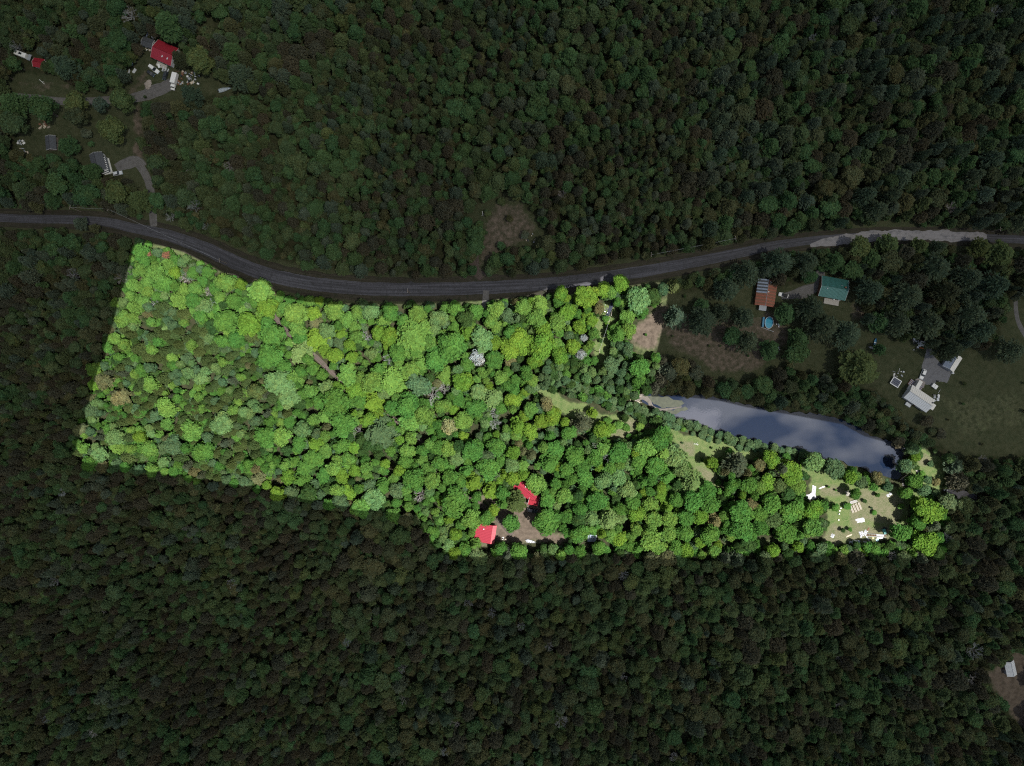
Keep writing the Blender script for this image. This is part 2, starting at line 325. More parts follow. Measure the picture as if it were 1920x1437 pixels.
# ------------------------------------------------------------------ water
def water(name, poly, z, c1, c2):
    m = bpy.data.materials.new(name); m.use_nodes = True; nt = m.node_tree; n = nt.nodes; L = nt.links; b = n['Principled BSDF']
    b.inputs['Roughness'].default_value = .04; b.inputs['IOR'].default_value = 1.33; b.inputs['Specular IOR Level'].default_value = 1.0
    tc = n.new('ShaderNodeTexCoord'); mp = n.new('ShaderNodeMapping'); mp.inputs['Scale'].default_value = (.8, 1.3, 1); mp.inputs['Location'].default_value = (11.3, 4.2, 0); L.new(tc.outputs['Object'], mp.inputs[0])
    no = n.new('ShaderNodeTexNoise'); no.inputs['Scale'].default_value = .035; no.inputs['Detail'].default_value = 3; no.inputs['Roughness'].default_value = .45; L.new(mp.outputs[0], no.inputs['Vector'])
    mr = n.new('ShaderNodeMapRange'); mr.inputs[1].default_value = .45; mr.inputs[2].default_value = .62; L.new(no.outputs['Fac'], mr.inputs[0])
    mx = n.new('ShaderNodeMix'); mx.data_type = 'RGBA'; mx.inputs['A'].default_value = (*c1, 1); mx.inputs['B'].default_value = (*c2, 1)  # pale and dark mottling painted in for cloud reflections
    L.new(mr.outputs[0], mx.inputs['Factor']); L.new(mx.outputs['Result'], b.inputs['Base Color'])
    n3 = n.new('ShaderNodeTexNoise'); n3.inputs['Scale'].default_value = 1.2; n3.inputs['Detail'].default_value = 4; L.new(tc.outputs['Object'], n3.inputs['Vector'])
    bp = n.new('ShaderNodeBump'); bp.inputs['Strength'].default_value = .10; bp.inputs['Distance'].default_value = .05; L.new(n3.outputs['Fac'], bp.inputs['Height']); L.new(bp.outputs[0], b.inputs['Normal'])
    return flat(name, poly, z, m, 5.0)
water('pond_water', POND, .035, (.006, .013, .032), (.044, .050, .067))
water('stream_water', POND2, .035, (.09, .085, .095), (.12, .115, .12))
strip('mud_bank', [(1190, 748), (1205, 744), (1216, 752), (1222, 762), (1240, 768), (1262, 766), (1278, 763)], lambda x: float(np.interp(x, [1190, 1205, 1230, 1278], [5, 5, 2.6, 1])), .05, road_mat('mud', (.10, .09, .08), (.17, .155, .14), (.06, .06, .045)), 3, 6, .4, 3)
strip('stream_water', [(1152, 560), (1146, 575), (1140, 590), (1132, 600)], 3.2, .03, mat('stream_dark', (.035, .04, .06), .1), 3, 4, .3, 4)
algm = mat('pond_weed', (.022, .03, .022), .7, .3, .7, c2=(.075, .082, .055))
flat('pond_weed', [(1212, 741), (1240, 744), (1262, 748), (1285, 756), (1270, 763), (1245, 765), (1226, 758), (1214, 750)], .047, algm, 4)
flat('pond_weed', [(1238, 770), (1262, 768), (1284, 764), (1290, 768), (1268, 776), (1248, 777)], .047, algm, 4)

# ------------------------------------------------------------------ added cloud-like mask above the camera, its gap cut to shape the sunlit patch
CB, CT = 348.0, 372.0
def lift(p):
    z0 = p[2] if len(p) > 2 else 8
    x, y = W(p[0], p[1], z0); return x, y, z0
gap = [lift(p) for p in LIT]
def gap_at(zz): return [(x+sdir.x*(zz-z0)/sdir.z, y+sdir.y*(zz-z0)/sdir.z) for x, y, z0 in gap]
cm = bpy.data.materials.new('light_mask_sheet'); cm.use_nodes = True; nt = cm.node_tree; n = nt.nodes; L = nt.links; n.remove(n['Principled BSDF'])
tr = n.new('ShaderNodeBsdfTransparent'); tl = n.new('ShaderNodeBsdfTranslucent'); ms = n.new('ShaderNodeMixShader')
tr.inputs[0].default_value = (.465, .465, .445, 1); tl.inputs[0].default_value = (.36, .36, .35, 1)
tc = n.new('ShaderNodeTexCoord'); no = n.new('ShaderNodeTexNoise'); no.inputs['Scale'].default_value = .006; no.inputs['Detail'].default_value = 5; L.new(tc.outputs['Object'], no.inputs['Vector'])
mr = n.new('ShaderNodeMapRange'); mr.inputs[1].default_value = .35; mr.inputs[2].default_value = .7; mr.inputs[3].default_value = .12; mr.inputs[4].default_value = .38; L.new(no.outputs['Fac'], mr.inputs[0])
L.new(mr.outputs[0], ms.inputs[0]); L.new(tr.outputs[0], ms.inputs[1]); L.new(tl.outputs[0], ms.inputs[2]); L.new(ms.outputs[0], n['Material Output'].inputs[0])
vs_all, fs_all, ng = [], [], len(gap)
for lvl, zz in enumerate((CB, CT)):
    gp = gap_at(zz); E = 3500
    pts = [Vector(p) for p in gp]+[Vector((-E, -E)), Vector((E, -E)), Vector((E, E)), Vector((-E, E))]
    gx = np.array([p[0] for p in gp]); gy = np.array([p[1] for p in gp])
    for x in np.arange(-3300, 3301, 150):
        for y in np.arange(-3300, 3301, 150):
            jx, jy = x+rng.uniform(-40, 40), y+rng.uniform(-40, 40)
            if np.hypot(gx-jx, gy-jy).min() > 25 and not inpoly(jx, jy, gp): pts.append(Vector((jx, jy)))
    ed = [(i, (i+1) % ng) for i in range(ng)]+[(ng+i, ng+(i+1) % 4) for i in range(4)]
    v, e, f, ov, _, _ = delaunay_2d_cdt(pts, ed, [], 0, 1e-4)
    o = len(vs_all)
    remap = {}
    for i, p in enumerate(v):
        onrim = any(k < ng for k in ov[i])
        if onrim: remap[[k for k in ov[i] if k < ng][0]] = o+i
        bumpz = 0 if onrim else (noise.noise(Vector((p.x*.004, p.y*.004, lvl*9.)))*14)
        vs_all.append((p.x, p.y, zz+bumpz*(1 if lvl else .7)))
    for t in f:
        cx = sum(v[i].x for i in t)/len(t); cy = sum(v[i].y for i in t)/len(t)
        if not inpoly(cx, cy, gp): fs_all.append(tuple(o+i for i in (t if lvl else t[::-1])))
    if lvl == 0: rim0 = remap
for i in range(ng):
    j = (i+1) % ng
    if i in rim0 and j in rim0 and i in remap and j in remap: fs_all.append((rim0[i], rim0[j], remap[j], remap[i]))
me = bpy.data.meshes.new('added_light_mask'); me.from_pydata(vs_all, [], fs_all); me.materials.append(cm); me.update()
tag(link('added_light_mask', me), kind='structure')

# ------------------------------------------------------------------ foliage
def leaf_mat(name, rough=.7, trans=.43, hue=.0):
    m = bpy.data.materials.new(name); m.use_nodes = True; nt = m.node_tree; n = nt.nodes; L = nt.links; n.remove(n['Principled BSDF'])
    at = n.new('ShaderNodeAttribute'); at.attribute_type = 'INSTANCER'; at.attribute_name = 'tint'
    va = n.new('ShaderNodeAttribute'); va.attribute_name = 'leaf'
    mu = n.new('ShaderNodeMix'); mu.data_type = 'RGBA'; mu.blend_type = 'MULTIPLY'; mu.inputs['Factor'].default_value = 1
    L.new(at.outputs['Color'], mu.inputs['A']); L.new(va.outputs['Color'], mu.inputs['B'])
    d = n.new('ShaderNodeBsdfDiffuse'); t = n.new('ShaderNodeBsdfTranslucent'); mx = n.new('ShaderNodeMixShader'); mx.inputs[0].default_value = trans
    L.new(mu.outputs['Result'], d.inputs[0]); L.new(mu.outputs['Result'], t.inputs[0]); L.new(d.outputs[0], mx.inputs[1]); L.new(t.outputs[0], mx.inputs[2])
    L.new(mx.outputs[0], n['Material Output'].inputs[0]); return m
LEAF = leaf_mat('foliage'); BARK = mat('bark', (.11, .095, .08), .9, .3, 4); TWIG = leaf_mat('twigs', trans=0)

def quads(P, N, size, aspect=1.0, dirv=None, seed=0):
    """leaf-clump quads at P facing N; returns verts (n,4,3)"""
    r = np.random.default_rng(seed); n = len(P)
    N = N/np.linalg.norm(N, axis=1, keepdims=True)
    ref = r.normal(size=(n, 3)) if dirv is None else dirv
    u = ref-(ref*N).sum(1, keepdims=True)*N; u /= np.linalg.norm(u, axis=1, keepdims=True)+1e-9
    v = np.cross(N, u); s = size*(r.uniform(.65, 1.35, (n, 1)))
    a = u*s; b = v*s*aspect
    k = N*s*.35      # fold: two opposite corners drop, so a clump is never flat
    j = lambda: r.uniform(.75, 1.25, (n, 1))
    return np.stack([P-a*j()-b*.55-k*.6, P+a*.2-b*j()+k*.3, P+a*j()+b*.45-k*.6, P-a*.25+b*j()+k*.3], 1)
def build(name, V4, colr, core=None, trunk=None, ms=(LEAF, BARK)):
    n = len(V4); v = V4.reshape(-1, 3); f = np.arange(4*n).reshape(-1, 4)
    lv = [v]; faces = [tuple(q) for q in f]; mi = [0]*n; lc = list(colr); o = len(v)
    if core is not None:
        cv, cf = core; lv.append(np.array(cv)); faces += [tuple(i+o for i in q) for q in cf]; mi += [0]*len(cf); lc += [np.array([.8, .85, .8])]*len(cf); o += len(cv)
    if trunk is not None:
        cv, cf = trunk; lv.append(np.array(cv)); faces += [tuple(i+o for i in q) for q in cf]; mi += [1]*len(cf); lc += [np.ones(3)]*len(cf)
    me = bpy.data.meshes.new(name); me.from_pydata(np.concatenate(lv).tolist(), [], faces)
    for m in ms: me.materials.append(m)
    me.polygons.foreach_set('material_index', mi)
    a = me.attributes.new('leaf', 'FLOAT_COLOR', 'FACE'); a.data.foreach_set('color', np.array([[*c, 1] for c in lc], np.float32).ravel())
    me.update(); return me
bmi = bmesh.new(); bmesh.ops.create_icosphere(bmi, subdivisions=1, radius=1); ICO = (np.array([v.co[:] for v in bmi.verts]), [[v.index for v in f.verts] for f in bmi.faces]); bmi.free()
HT = 2.6     # tree height in crown radii before stretching
def leafcol(r, n, a=.22):
    k = r.uniform(1-a, 1+a, (n, 1)); h = r.normal(0, .045, (n, 1)); return np.clip(np.concatenate([k*(1+h), k, k*(1-h)], 1), .3, 1.8)
def trunk_geo(h, r0, seed, spread=.45):
    g = G(); rr = random.Random(seed); g.bar((0, 0, 0), (0, 0, h*.55), r0, 7, r0*.72); g.bar((0, 0, h*.55), (0, 0, h), r0*.72, 6, r0*.3)
    for k in range(6):
        t = 2*math.pi*k/6+rr.random(); z = h*rr.uniform(.45, .75); g.bar((0, 0, z), (spread*math.cos(t), spread*math.sin(t), z+.45), r0*.4, 4, r0*.15)
    return g
def broadleaf(seed, leafn=1500, lobn=None, size=.085, lump=1.0, flatz=.8):
    r = np.random.default_rng(seed); nl = lobn or int(r.integers(11, 18))
    ctr = np.array([0, 0, HT-.85]); P = []; N = []; cores = ([], [])
    ex = r.uniform(.82, 1.0, 2); lob = []
    for i in range(nl):
        ph = i*2.39996+r.normal(0, .25); t = (i+.4)/nl
        rho = math.sqrt(t)*.66*r.uniform(.88, 1.1); zz = (math.sqrt(max(0, 1-(rho/.92)**2))*.88-.30)*flatz+r.normal(0, .06)
        rad = r.uniform(.24, .38)*lump*(1.15 if i == 0 else 1)
        lob.append((np.array([rho*math.cos(ph)*ex[0], rho*math.sin(ph)*ex[1], zz]), rad))
    for i in range(5):
        ph = i*1.256+r.normal(0, .3); lob.append((np.array([.58*math.cos(ph)*ex[0], .58*math.sin(ph)*ex[1], -.50]), r.uniform(.25, .33)))
    w = np.array([l[1]**2 for l in lob]); w /= w.sum()
    LC = []
    for (c, rad), wi in zip(lob, w):
        m = int(leafn*wi)+4; kk = r.uniform(.87, 1.14); hh = r.normal(0, .05); LC.append(np.tile([[kk*(1+hh), kk, kk*(1-hh*.5)]], (m, 1))); d = r.normal(size=(m, 3)); d[:, 2] = np.abs(d[:, 2])*1.1-.25; d /= np.linalg.norm(d, axis=1, keepdims=True)
        rr_ = rad*(1+.22*r.normal(size=(m, 1))*.6)
        p = c+d*rr_*np.array([1, 1, .85]); P.append(p); N.append(d+r.normal(0, .46, (m, 3))+np.array([0, 0, .18]))
        o = len(cores[0]); cores[0].extend((c+ICO[0]*rad*.74+ctr).tolist()); cores[1].extend([[i+o for i in f] for f in ICO[1]])
    o = len(cores[0]); cores[0].extend((ICO[0]*np.array([.66, .66, .48])+ctr+np.array([0, 0, -.15])).tolist()); cores[1].extend([[i+o for i in f] for f in ICO[1]])
    P = np.concatenate(P)+ctr; N = np.concatenate(N)
    V = quads(P, N, size, .8, None, seed); return V, leafcol(r, len(V), .20)*np.concatenate(LC), cores, trunk_geo(HT-.8, .075, seed)
def pine(seed, n=1300, whorls=7, asp=.34, sz=.105):
    r = np.random.default_rng(seed); P = []; N = []; D = []
    for w_ in range(whorls):
        t = w_/(whorls-1); rad = (1.0-.82*t**1.25)*r.uniform(.9, 1.05); z = HT*(.42+.56*t); nb = int(11-5*t)
        off = r.uniform(0, 6.28)
        for b in range(nb):
            ph = off+2*math.pi*b/nb+r.normal(0, .16); L_ = rad*r.uniform(.68, 1.05); m = int(n*1.25/(whorls*9.)*(.5+L_))
            s = r.uniform(.12, 1, m)**.75; side = r.normal(0, .10, m)*(.35+.9*s*(1.15-s))*1.8
            dx, dy = math.cos(ph), math.sin(ph)
            x = L_*s*dx-side*dy; y = L_*s*dy+side*dx; zz = z-.10*s+.10*s*s-np.abs(side)*.25+r.normal(0, .03, m)
            P.append(np.stack([x, y, zz], 1)); N.append(np.stack([r.normal(0, .38, m), r.normal(0, .38, m), np.ones(m)], 1))
            D.append(np.stack([dx*np.ones(m)-dy*side*2.4+r.normal(0, .2, m), dy*np.ones(m)+dx*side*2.4+r.normal(0, .2, m), np.full(m, .12)], 1))
    P = np.concatenate(P); N = np.concatenate(N); D = np.concatenate(D)
    V = quads(P, N, sz, asp, D, seed)
    core = [(p[0]*.5, p[1]*.5, HT*.38+(p[2]+1)*.25*HT*(1 if p[2] < .5 else 1.05)) for p in ICO[0]]
    return V, leafcol(r, len(V), .28), (core, [list(f) for f in ICO[1]]), trunk_geo(HT*.97, .06, seed, .3)
def cone(seed, n=1000):
    """slender conifer, soft rounded spire"""
    r = np.random.default_rng(seed); t = r.uniform(0, 1, n)**.62; ph = r.uniform(0, 6.283, n); base = HT*.33
    rip = 1+.13*np.sin(ph*int(r.integers(6, 9))+t*9)+.10*np.sin(t*26)
    rad = (t**.8)*.88*rip+r.normal(0, .05, n); z = HT-(HT-base)*t**1.15*.95+r.normal(0, .03, n)
    P = np.stack([rad*np.cos(ph), rad*np.sin(ph), z], 1); N = np.stack([np.cos(ph)*.7, np.sin(ph)*.7, np.full(n, .9)], 1)+r.normal(0, .45, (n, 3))
    D = np.stack([np.cos(ph), np.sin(ph), np.full(n, -.25)], 1)+r.normal(0, .25, (n, 3))
    V = quads(P, N, .098, .5, D, seed)
    cv = [(math.cos(a)*.68, math.sin(a)*.68, base) for a in np.arange(8)*math.pi/4]+[(0, 0, HT*.96), (0, 0, base-.1)]
    cf = [[i, (i+1) % 8, 8] for i in range(8)]+[[(i+1) % 8, i, 9] for i in range(8)]
    return V, leafcol(r, n, .28), (cv, cf), trunk_geo(HT*.9, .05, seed, .2)
def bare(seed):
    r = random.Random(seed); g = G()
    def grow(p, d, l, w, dep):
        q = p+d*l; g.bar(p, q, w, 3, w*.6)
        if dep == 0: return
        for _ in range(3 if dep > 1 else 4):
            nd = (d+Vector((r.gauss(0, .55), r.gauss(0, .55), r.gauss(.06, .25)))).normalized(); grow(q, nd, l*r.uniform(.6, .85), w*.6, dep-1)
    for k in range(8):
        t = 2*math.pi*k/8+r.random()*.5; grow(Vector((0, 0, HT*r.uniform(.4, .6))), Vector((math.cos(t)*.8, math.sin(t)*.8, r.uniform(.4, 1.1))).normalized(), .40, .030, 3)
    tg = trunk_geo(HT*.8, .06, seed, .3)
    V = np.zeros((0, 4, 3)); return g, tg
KINDS = {}
def register(kind, variants):
    out = []
    for i, (V, c, core, tr) in enumerate(variants):
        crown = build(kind+'_crown', V, c, core); trunk = tr.mesh(kind+'_trunk', BARK); full = build(kind+'_whole', V, c, core, (tr.v, tr.f)); out.append((crown, trunk, full))
    KINDS[kind] = out
register('broad', [broadleaf(10+i, 2000, None, .070+.008*(i % 3)) for i in range(9)]+[broadleaf(30+i, 2400, 26, .062, .74, .9) for i in range(4)]+[pine(200+i, 2600, 8, .62, .085) for i in range(5)])
register('pine', [pine(50+i) for i in range(6)])
register('cone', [cone(70+i) for i in range(7)])
register('shrub', [broadleaf(90+i, 800, 7, .11, 1.25, .8) for i in range(5)])
def feathery(seed):
    V, c, core, tr = broadleaf(seed, 1300, 12, .050, .9, .8); o = ([(v[0]*.0, v[1]*.0, v[2]) for v in core[0][:3]], []); g, _ = bare(seed); tr.add(g.v, g.f); return V, c, o, tr
register('blossom', [feathery(140+i) for i in range(3)])
def bare_variant(seed):
    g, tg = bare(seed); me = g.mesh('bare_crown', TWIG); a = me.attributes.new('leaf', 'FLOAT_COLOR', 'FACE'); a.data.foreach_set('color', np.ones(len(me.polygons)*4, np.float32)); return me, tg.mesh('bare_trunk', BARK), None
KINDS['bare'] = [bare_variant(120+i) for i in range(4)]

TINT = {'Y': (.132, .238, .035), 'P': (.128, .240, .052), 'G': (.082, .190, .040), 'L': (.135, .225, .080), 'D': (.050, .100, .030), 'O': (.084, .122, .042), 'S': (.088, .150, .070),
        'C': (0.085, 0.106, 0.064), 'T': (.155, .160, .075), 'W': (.40, .41, .40), 'B': (.27, .27, .275), 'K': (.27, .15, .10), 'E': (.30, .33, .16), 'N': (0.092, 0.128, 0.082),
        'd': (0.096, 0.136, 0.064), 'g': (0.084, 0.150, 0.064), 'o': (0.105, 0.116, 0.060), 'b': (0.097, 0.094, 0.064), 's': (0.111, 0.142, 0.099), 'y': (0.114, 0.151, 0.062)}  # lower-case tints: duller greens for crowns outside the sunlit patch
WORD = {'Y': 'yellow-green', 'P': 'pale green', 'G': 'vivid green', 'L': 'light silvery green', 'D': 'deep green', 'O': 'olive brown', 'S': 'sage green', 'C': 'dark olive', 'T': 'tan', 'W': 'white-blossomed',
        'B': 'grey leafless', 'K': 'coral-leaved', 'E': 'cream-blossomed', 'N': 'dark blue-green', 'd': 'dull green', 'g': 'dark green', 'o': 'dim olive', 'b': 'brownish', 's': 'greyish green', 'y': 'yellowish olive'}
# crowns read off the photograph: x, y, radius (px), colour
CR = """380 574 15 L;467 610 26 Y;510 627 22 G;502 579 20 Y;555 587 22 P;557 617 17 P;592 635 22 Y;417 640 14 G;442 637 18 G;425 602 24 G;470 632 13 O;505 670 26 G;562 660 22 L;525 720 26 L;542 745 22 L;545 715 20 P;480 735 17 O
225 745 17 T;194 715 17 T;312 765 20 P;262 819 12 Y;216 820 19 L;186 852 16 L;217 837 17 P;280 842 18 P;325 837 19 S;380 847 20 G;312 795 12 P;357 807 20 P;417 795 22 L;282 722 16 P;497 820 22 G;527 820 18 P
627 667 16 Y;660 670 13 Y;652 702 20 P;772 630 37 P;710 625 16 Y;730 632 18 Y;745 662 18 G;777 660 18 G;847 650 28 G;877 622 18 Y;905 638 22 L;895 671 16 W;817 672 23 G;787 682 16 P;927 675 20 G;955 655 20 Y;980 645 23 Y;1017 650 26 Y
710 700 20 G;732 712 29 P;697 717 22 P;670 732 20 Y;697 755 21 Y;770 697 20 P;785 722 22 S;820 719 10 T;810 742 17 B;833 728 11 B;830 762 16 P;765 760 24 G;772 786 22 P;796 780 19 P;842 800 17 E;867 790 20 P;820 797 10 G;897 735 18 L;922 747 20 L;892 765 18 G
962 750 16 Y;995 767 16 P;972 800 18 Y;995 810 15 Y;927 775 10 B;630 755 27 G;602 752 18 G;710 812 30 S;642 795 26 G;930 837 18 G;962 850 15 Y;887 845 24 G;822 840 16 G;792 845 12 G;841 842 16 P;825 870 16 G;857 860 17 L;915 877 22 G;810 902 18 P;842 897 16 G;863 902 14 G;887 905 17 Y;962 897 14 Y
1006 908 20 P;922 920 17 Y;967 943 20 O;852 942 28 G;700 935 22 L;715 913 15 G;777 900 22 G;787 930 13 B;730 675 12 B;685 630 11 B;1026 980 26 G;1027 938 16 G;959 982 17 G;943 946 12 G;913 972 16 G;925 958 12 Y;1087 1002 19 G;1056 930 16 P;1062 969 14 G;1087 955 14 G;890 1025 12 P;884 975 20 P;1043 908 12 G
1037 780 18 Y;1067 812 15 G;1130 807 17 Y;1112 775 10 Y;1092 795 20 C;1025 758 14 T;1032 817 11 G;1042 842 16 G;1020 840 12 P;1030 870 20 G;1077 855 20 G;1092 875 16 G;1062 882 14 G;1115 860 17 G;1097 895 17 G;1132 902 17 L;1160 897 17 L;1162 850 22 G;1119 940 21 G;1142 977 21 L;1110 972 14 L;1162 955 12 G;1177 920 18 L;1187 943 15 G
1240 822 24 G;1212 840 22 P;1245 850 24 P;1267 858 22 L;1280 880 18 L;1230 875 22 G;1200 865 16 G;1252 893 16 G;1207 905 13 G;1240 915 12 Y;1300 907 24 L;1327 920 20 G;1333 948 18 G;1300 940 21 G;1267 938 16 G;1220 945 14 P;1195 965 16 Y;1225 975 18 P;1255 972 16 P;1287 972 18 G;1312 970 17 Y;1255 1000 17 P;1283 1000 17 G;1332 1003 19 G;1342 980 16 T;1220 1012 22 P;1236 1028 16 P
1385 872 24 C;1335 868 12 Y;1405 910 17 G;1440 905 15 Y;1447 862 18 Y;1425 872 12 T;1467 880 18 C;1462 910 16 O;1390 962 24 G;1410 948 13 T;1447 945 20 G;1450 975 18 O;1390 992 22 G;1368 990 16 G;1425 990 18 G;1482 885 24 Y;1497 912 18 P;1485 960 24 G;1525 958 20 Y;1522 990 20 P;1475 1000 22 G;1497 1026 12 Y
1565 880 21 S;1527 867 20 L;1595 895 14 Y;1605 893 11 P;1615 904 12 S;1647 897 13 T;1665 913 10 S;1712 842 14 S;1717 857 10 Y;1697 875 13 S;1717 902 15 G;1732 920 13 S;1700 925 12 G;1740 957 25 Y;1722 980 16 G;1737 1018 25 Y;1752 985 18 N;1692 1000 18 G;1605 927 11 G
1197 562 26 L;1178 592 16 P;1165 531 18 Y;1132 543 15 Y;1100 557 24 Y;1052 550 15 Y;1010 572 20 P;1005 597 20 P;980 577 18 P;1065 585 18 Y;1045 604 18 P;1110 602 13 Y;1087 614 14 Y;1095 634 9 W;1090 665 11 W;972 635 20 Y;1020 620 17 Y;1050 667 18 Y;1075 650 16 Y;1160 625 19 G;1200 690 20 G;1147 687 16 S;1177 655 12 S;1243 543 13 S
488 545 22 P;587 587 14 Y;627 582 19 P;650 600 16 P;695 584 16 L;670 586 14 P;732 586 18 G;717 600 14 P;782 589 19 P;822 597 18 L;892 584 16 G;932 580 16 P;920 602 14 P;880 618 14 P;757 607 15 G;277 474 7 K;312 479 9 K;295 474 10 S;262 507 14 P;292 512 20 P;305 532 18 G;347 521 11 B;366 542 16 P;422 530 20 P;390 546 9 B;402 540 12 G
362 385 13 B;318 407 9 B;386 425 8 B;135 515 13 B;225 522 11 B;145 417 13 s;172 427 9 o;242 28 16 B;310 40 30 g;372 110 26 y;332 105 16 C;376 75 13 b;445 135 27 N;352 172 20 N;220 75 22 g;112 118 24 N;207 242 24 y;225 185 22 y;185 195 13 s;140 190 19 y;77 200 23 g;15 190 24 g;142 217 18 o;20 230 24 d;217 358 22 y;255 373 22 y;160 365 25 g;37 355 22 d
105 345 22 g;165 318 16 g;120 270 18 g;62 385 12 o;1467 490 29 N;1520 490 24 N;1570 490 20 g;1615 462 20 y;1672 457 21 y;1730 460 17 y;1765 462 15 N;1600 507 19 g;1640 485 21 g;1670 492 22 o;1706 472 17 b;1642 545 26 N;1712 555 32 N;1762 500 32 N;1785 547 27 C;1825 520 27 N;1875 534 28 N;1885 474 26 y;1845 462 19 y;1830 592 32 N;1850 618 26 N;1752 607 29 N;1787 600 18 C;1692 607 27 N
1527 580 30 C;1552 612 30 N;1595 625 30 N;1477 587 20 g;1497 660 23 g;1502 635 20 g;1448 655 19 g;1622 690 35 y;1655 655 11 g;1790 655 25 C;1635 597 13 N;1905 657 26 N;1270 592 23 N;1322 602 31 N;1357 585 19 N;1370 540 25 N;1405 510 27 N;1402 595 22 N;1375 630 19 g;1407 640 23 N;1320 575 15 g;1267 536 14 y;1292 531 10 y;1315 526 11 g
1277 687 20 T;1257 697 18 s;1297 686 12 b;1360 731 16 g;1432 722 20 g;1447 742 18 g;1400 735 16 g;1470 755 14 N;1305 700 14 s;1330 735 12 o;1700 1290 9 s;1640 1310 20 g;1052 1354 14 B;346 990 8 B;1830 1222 16 B;1829 1277 16 B;1686 1215 20 y"""
crowns = []
for ln in CR.replace('\n', ';').split(';'):
    x, y, r_, c_ = ln.split(); crowns.append([float(x), float(y), float(r_), c_, True])
def kind_of(c, x=0, y=0):
    if c in 'B': return 'bare'
    if c in 'CN': return 'pine'
    if c == 'W' or c == 'E' or c == 'K': return 'broad'
    return 'broad'
def hedge_pts():
    out = []
    for off, (a_, b_) in ((-3, (6.5, 10)), (9, (5, 8))):
        for p in smooth_line([(1075, 728), (1120, 746), (1180, 768), (1235, 785), (1290, 803), (1350, 822), (1420, 841), (1490, 856), (1510, 862)], 13):
            out.append((p[0]+rng.uniform(-3, 3)-off*.35, p[1]+off*.8+rng.uniform(-3, 3)-4, rng.uniform(a_, b_)))
    return out
shrubs = [[x, y, r_, 'S', 'hedge'] for x, y, r_ in hedge_pts()]
for p in smooth_line([(1640, 742), (1668, 765), (1700, 800), (1722, 822)], 11): shrubs.append([p[0]-2, p[1], rng.uniform(6, 8.5), 'N', 'row'])
for p in smooth_line([(1600, 735), (1640, 775), (1672, 806), (1692, 822)], 14): shrubs.append([p[0]+rng.uniform(-4, 4), p[1], rng.uniform(7, 10), 'g', 'bank'])
for p in smooth_line([(1480, 752), (1530, 762), (1575, 772), (1605, 788)], 15): shrubs.append([p[0], p[1]+rng.uniform(-4, 4), rng.uniform(7, 10), rng.choice('gdo'), 'bank'])
for p in [(1660, 905, 7, 'S'), (1630, 903, 9, 'S'), (1590, 950, 7, 'G'), (1567, 952, 8, 'G'), (1542, 942, 6, 'G'), (1622, 940, 4, 'D'), (1640, 961, 5, 'G'), (1716, 940, 8, 'G'), (1690, 950, 6, 'P'), (1745, 935, 9, 'G'), (1755, 905, 8, 'T'), (1740, 900, 8, 'S'), (1755, 925, 9, 'S'),
          (940, 378, 8, 'd'), (915, 400, 7, 'd'), (955, 410, 7, 'o'), (900, 420, 7, 'g'), (985, 440, 8, 's'), (940, 462, 8, 'g'), (870, 365, 12, 'g'), (1145, 805, 10, 'Y'), (1160, 798, 9, 'P'), (1175, 803, 8, 'G'), (1200, 800, 9, 'P'), (1140, 790, 8, 'G'),
          (160, 250, 10, 's'), (100, 300, 12, 'g'), (170, 270, 6, 'g'), (1685, 830, 11, 'b'), (1740, 790, 12, 'b'), (1765, 815, 10, 'b'), (1750, 810, 8, 'o'), (1160, 552, 7, 'G'), (1140, 610, 6, 'Y'), (1137, 598, 7, 'G'), (1370, 850, 9, 'G'), (1345, 880, 8, 'Y'), (1562, 1033, 11, 'G'), (1583, 1032, 10, 'P'), (1603, 1034, 11, 'G'), (1623, 1033, 10, 'Y'), (1642, 1032, 12, 'G'), (1664, 1033, 11, 'P'), (1684, 1031, 11, 'G'), (1540, 1029, 12, 'S'), (1672, 1022, 8, 'G'), (1730, 890, 7, 'G'), (1745, 870, 6, 'S')]:
    shrubs.append([*p, 'loose'])
# reject overlapping roofs
BLD = [(302, 98, 28), (276, 79, 14), (70, 118, 16), (44, 106, 12), (93, 268, 16), (188, 305, 24), (990, 926, 14), (1000, 942, 16), (912, 1003, 20), (1438, 549, 27), (1565, 540, 34), (1438, 606, 17), (1725, 750, 34), (1788, 680, 22), (1897, 1256, 20),
       (290, 132, 14), (329, 155, 18), (354, 143, 26), (278, 160, 12), (422, 169, 16), (222, 326, 10), (996, 1015, 14), (1112, 1011, 8), (1677, 717, 14), (1730, 645, 12), (1636, 647, 12), (1730, 702, 12), (1750, 725, 10), (1468, 554, 12), (1520, 920, 12), (996, 958, 12)]
BIGP = [(p, CLEAR[p]) for p in CLEAR]
def pick(x, y, pal, seed=0, mixr=.45):
    """species grow in clumps: low-frequency noise picks most of the time"""
    cs, ws = zip(*pal); tot = sum(ws)
    u = rng.random() if rng.random() < mixr else min(.999, max(0, .5+1.25*nz(x, y, .016, seed)+.5*nz(x, y, .045, seed+1)))
    acc = 0
    for c_, w in pal:
        acc += w/tot
        if u < acc: return c_
    return cs[-1]
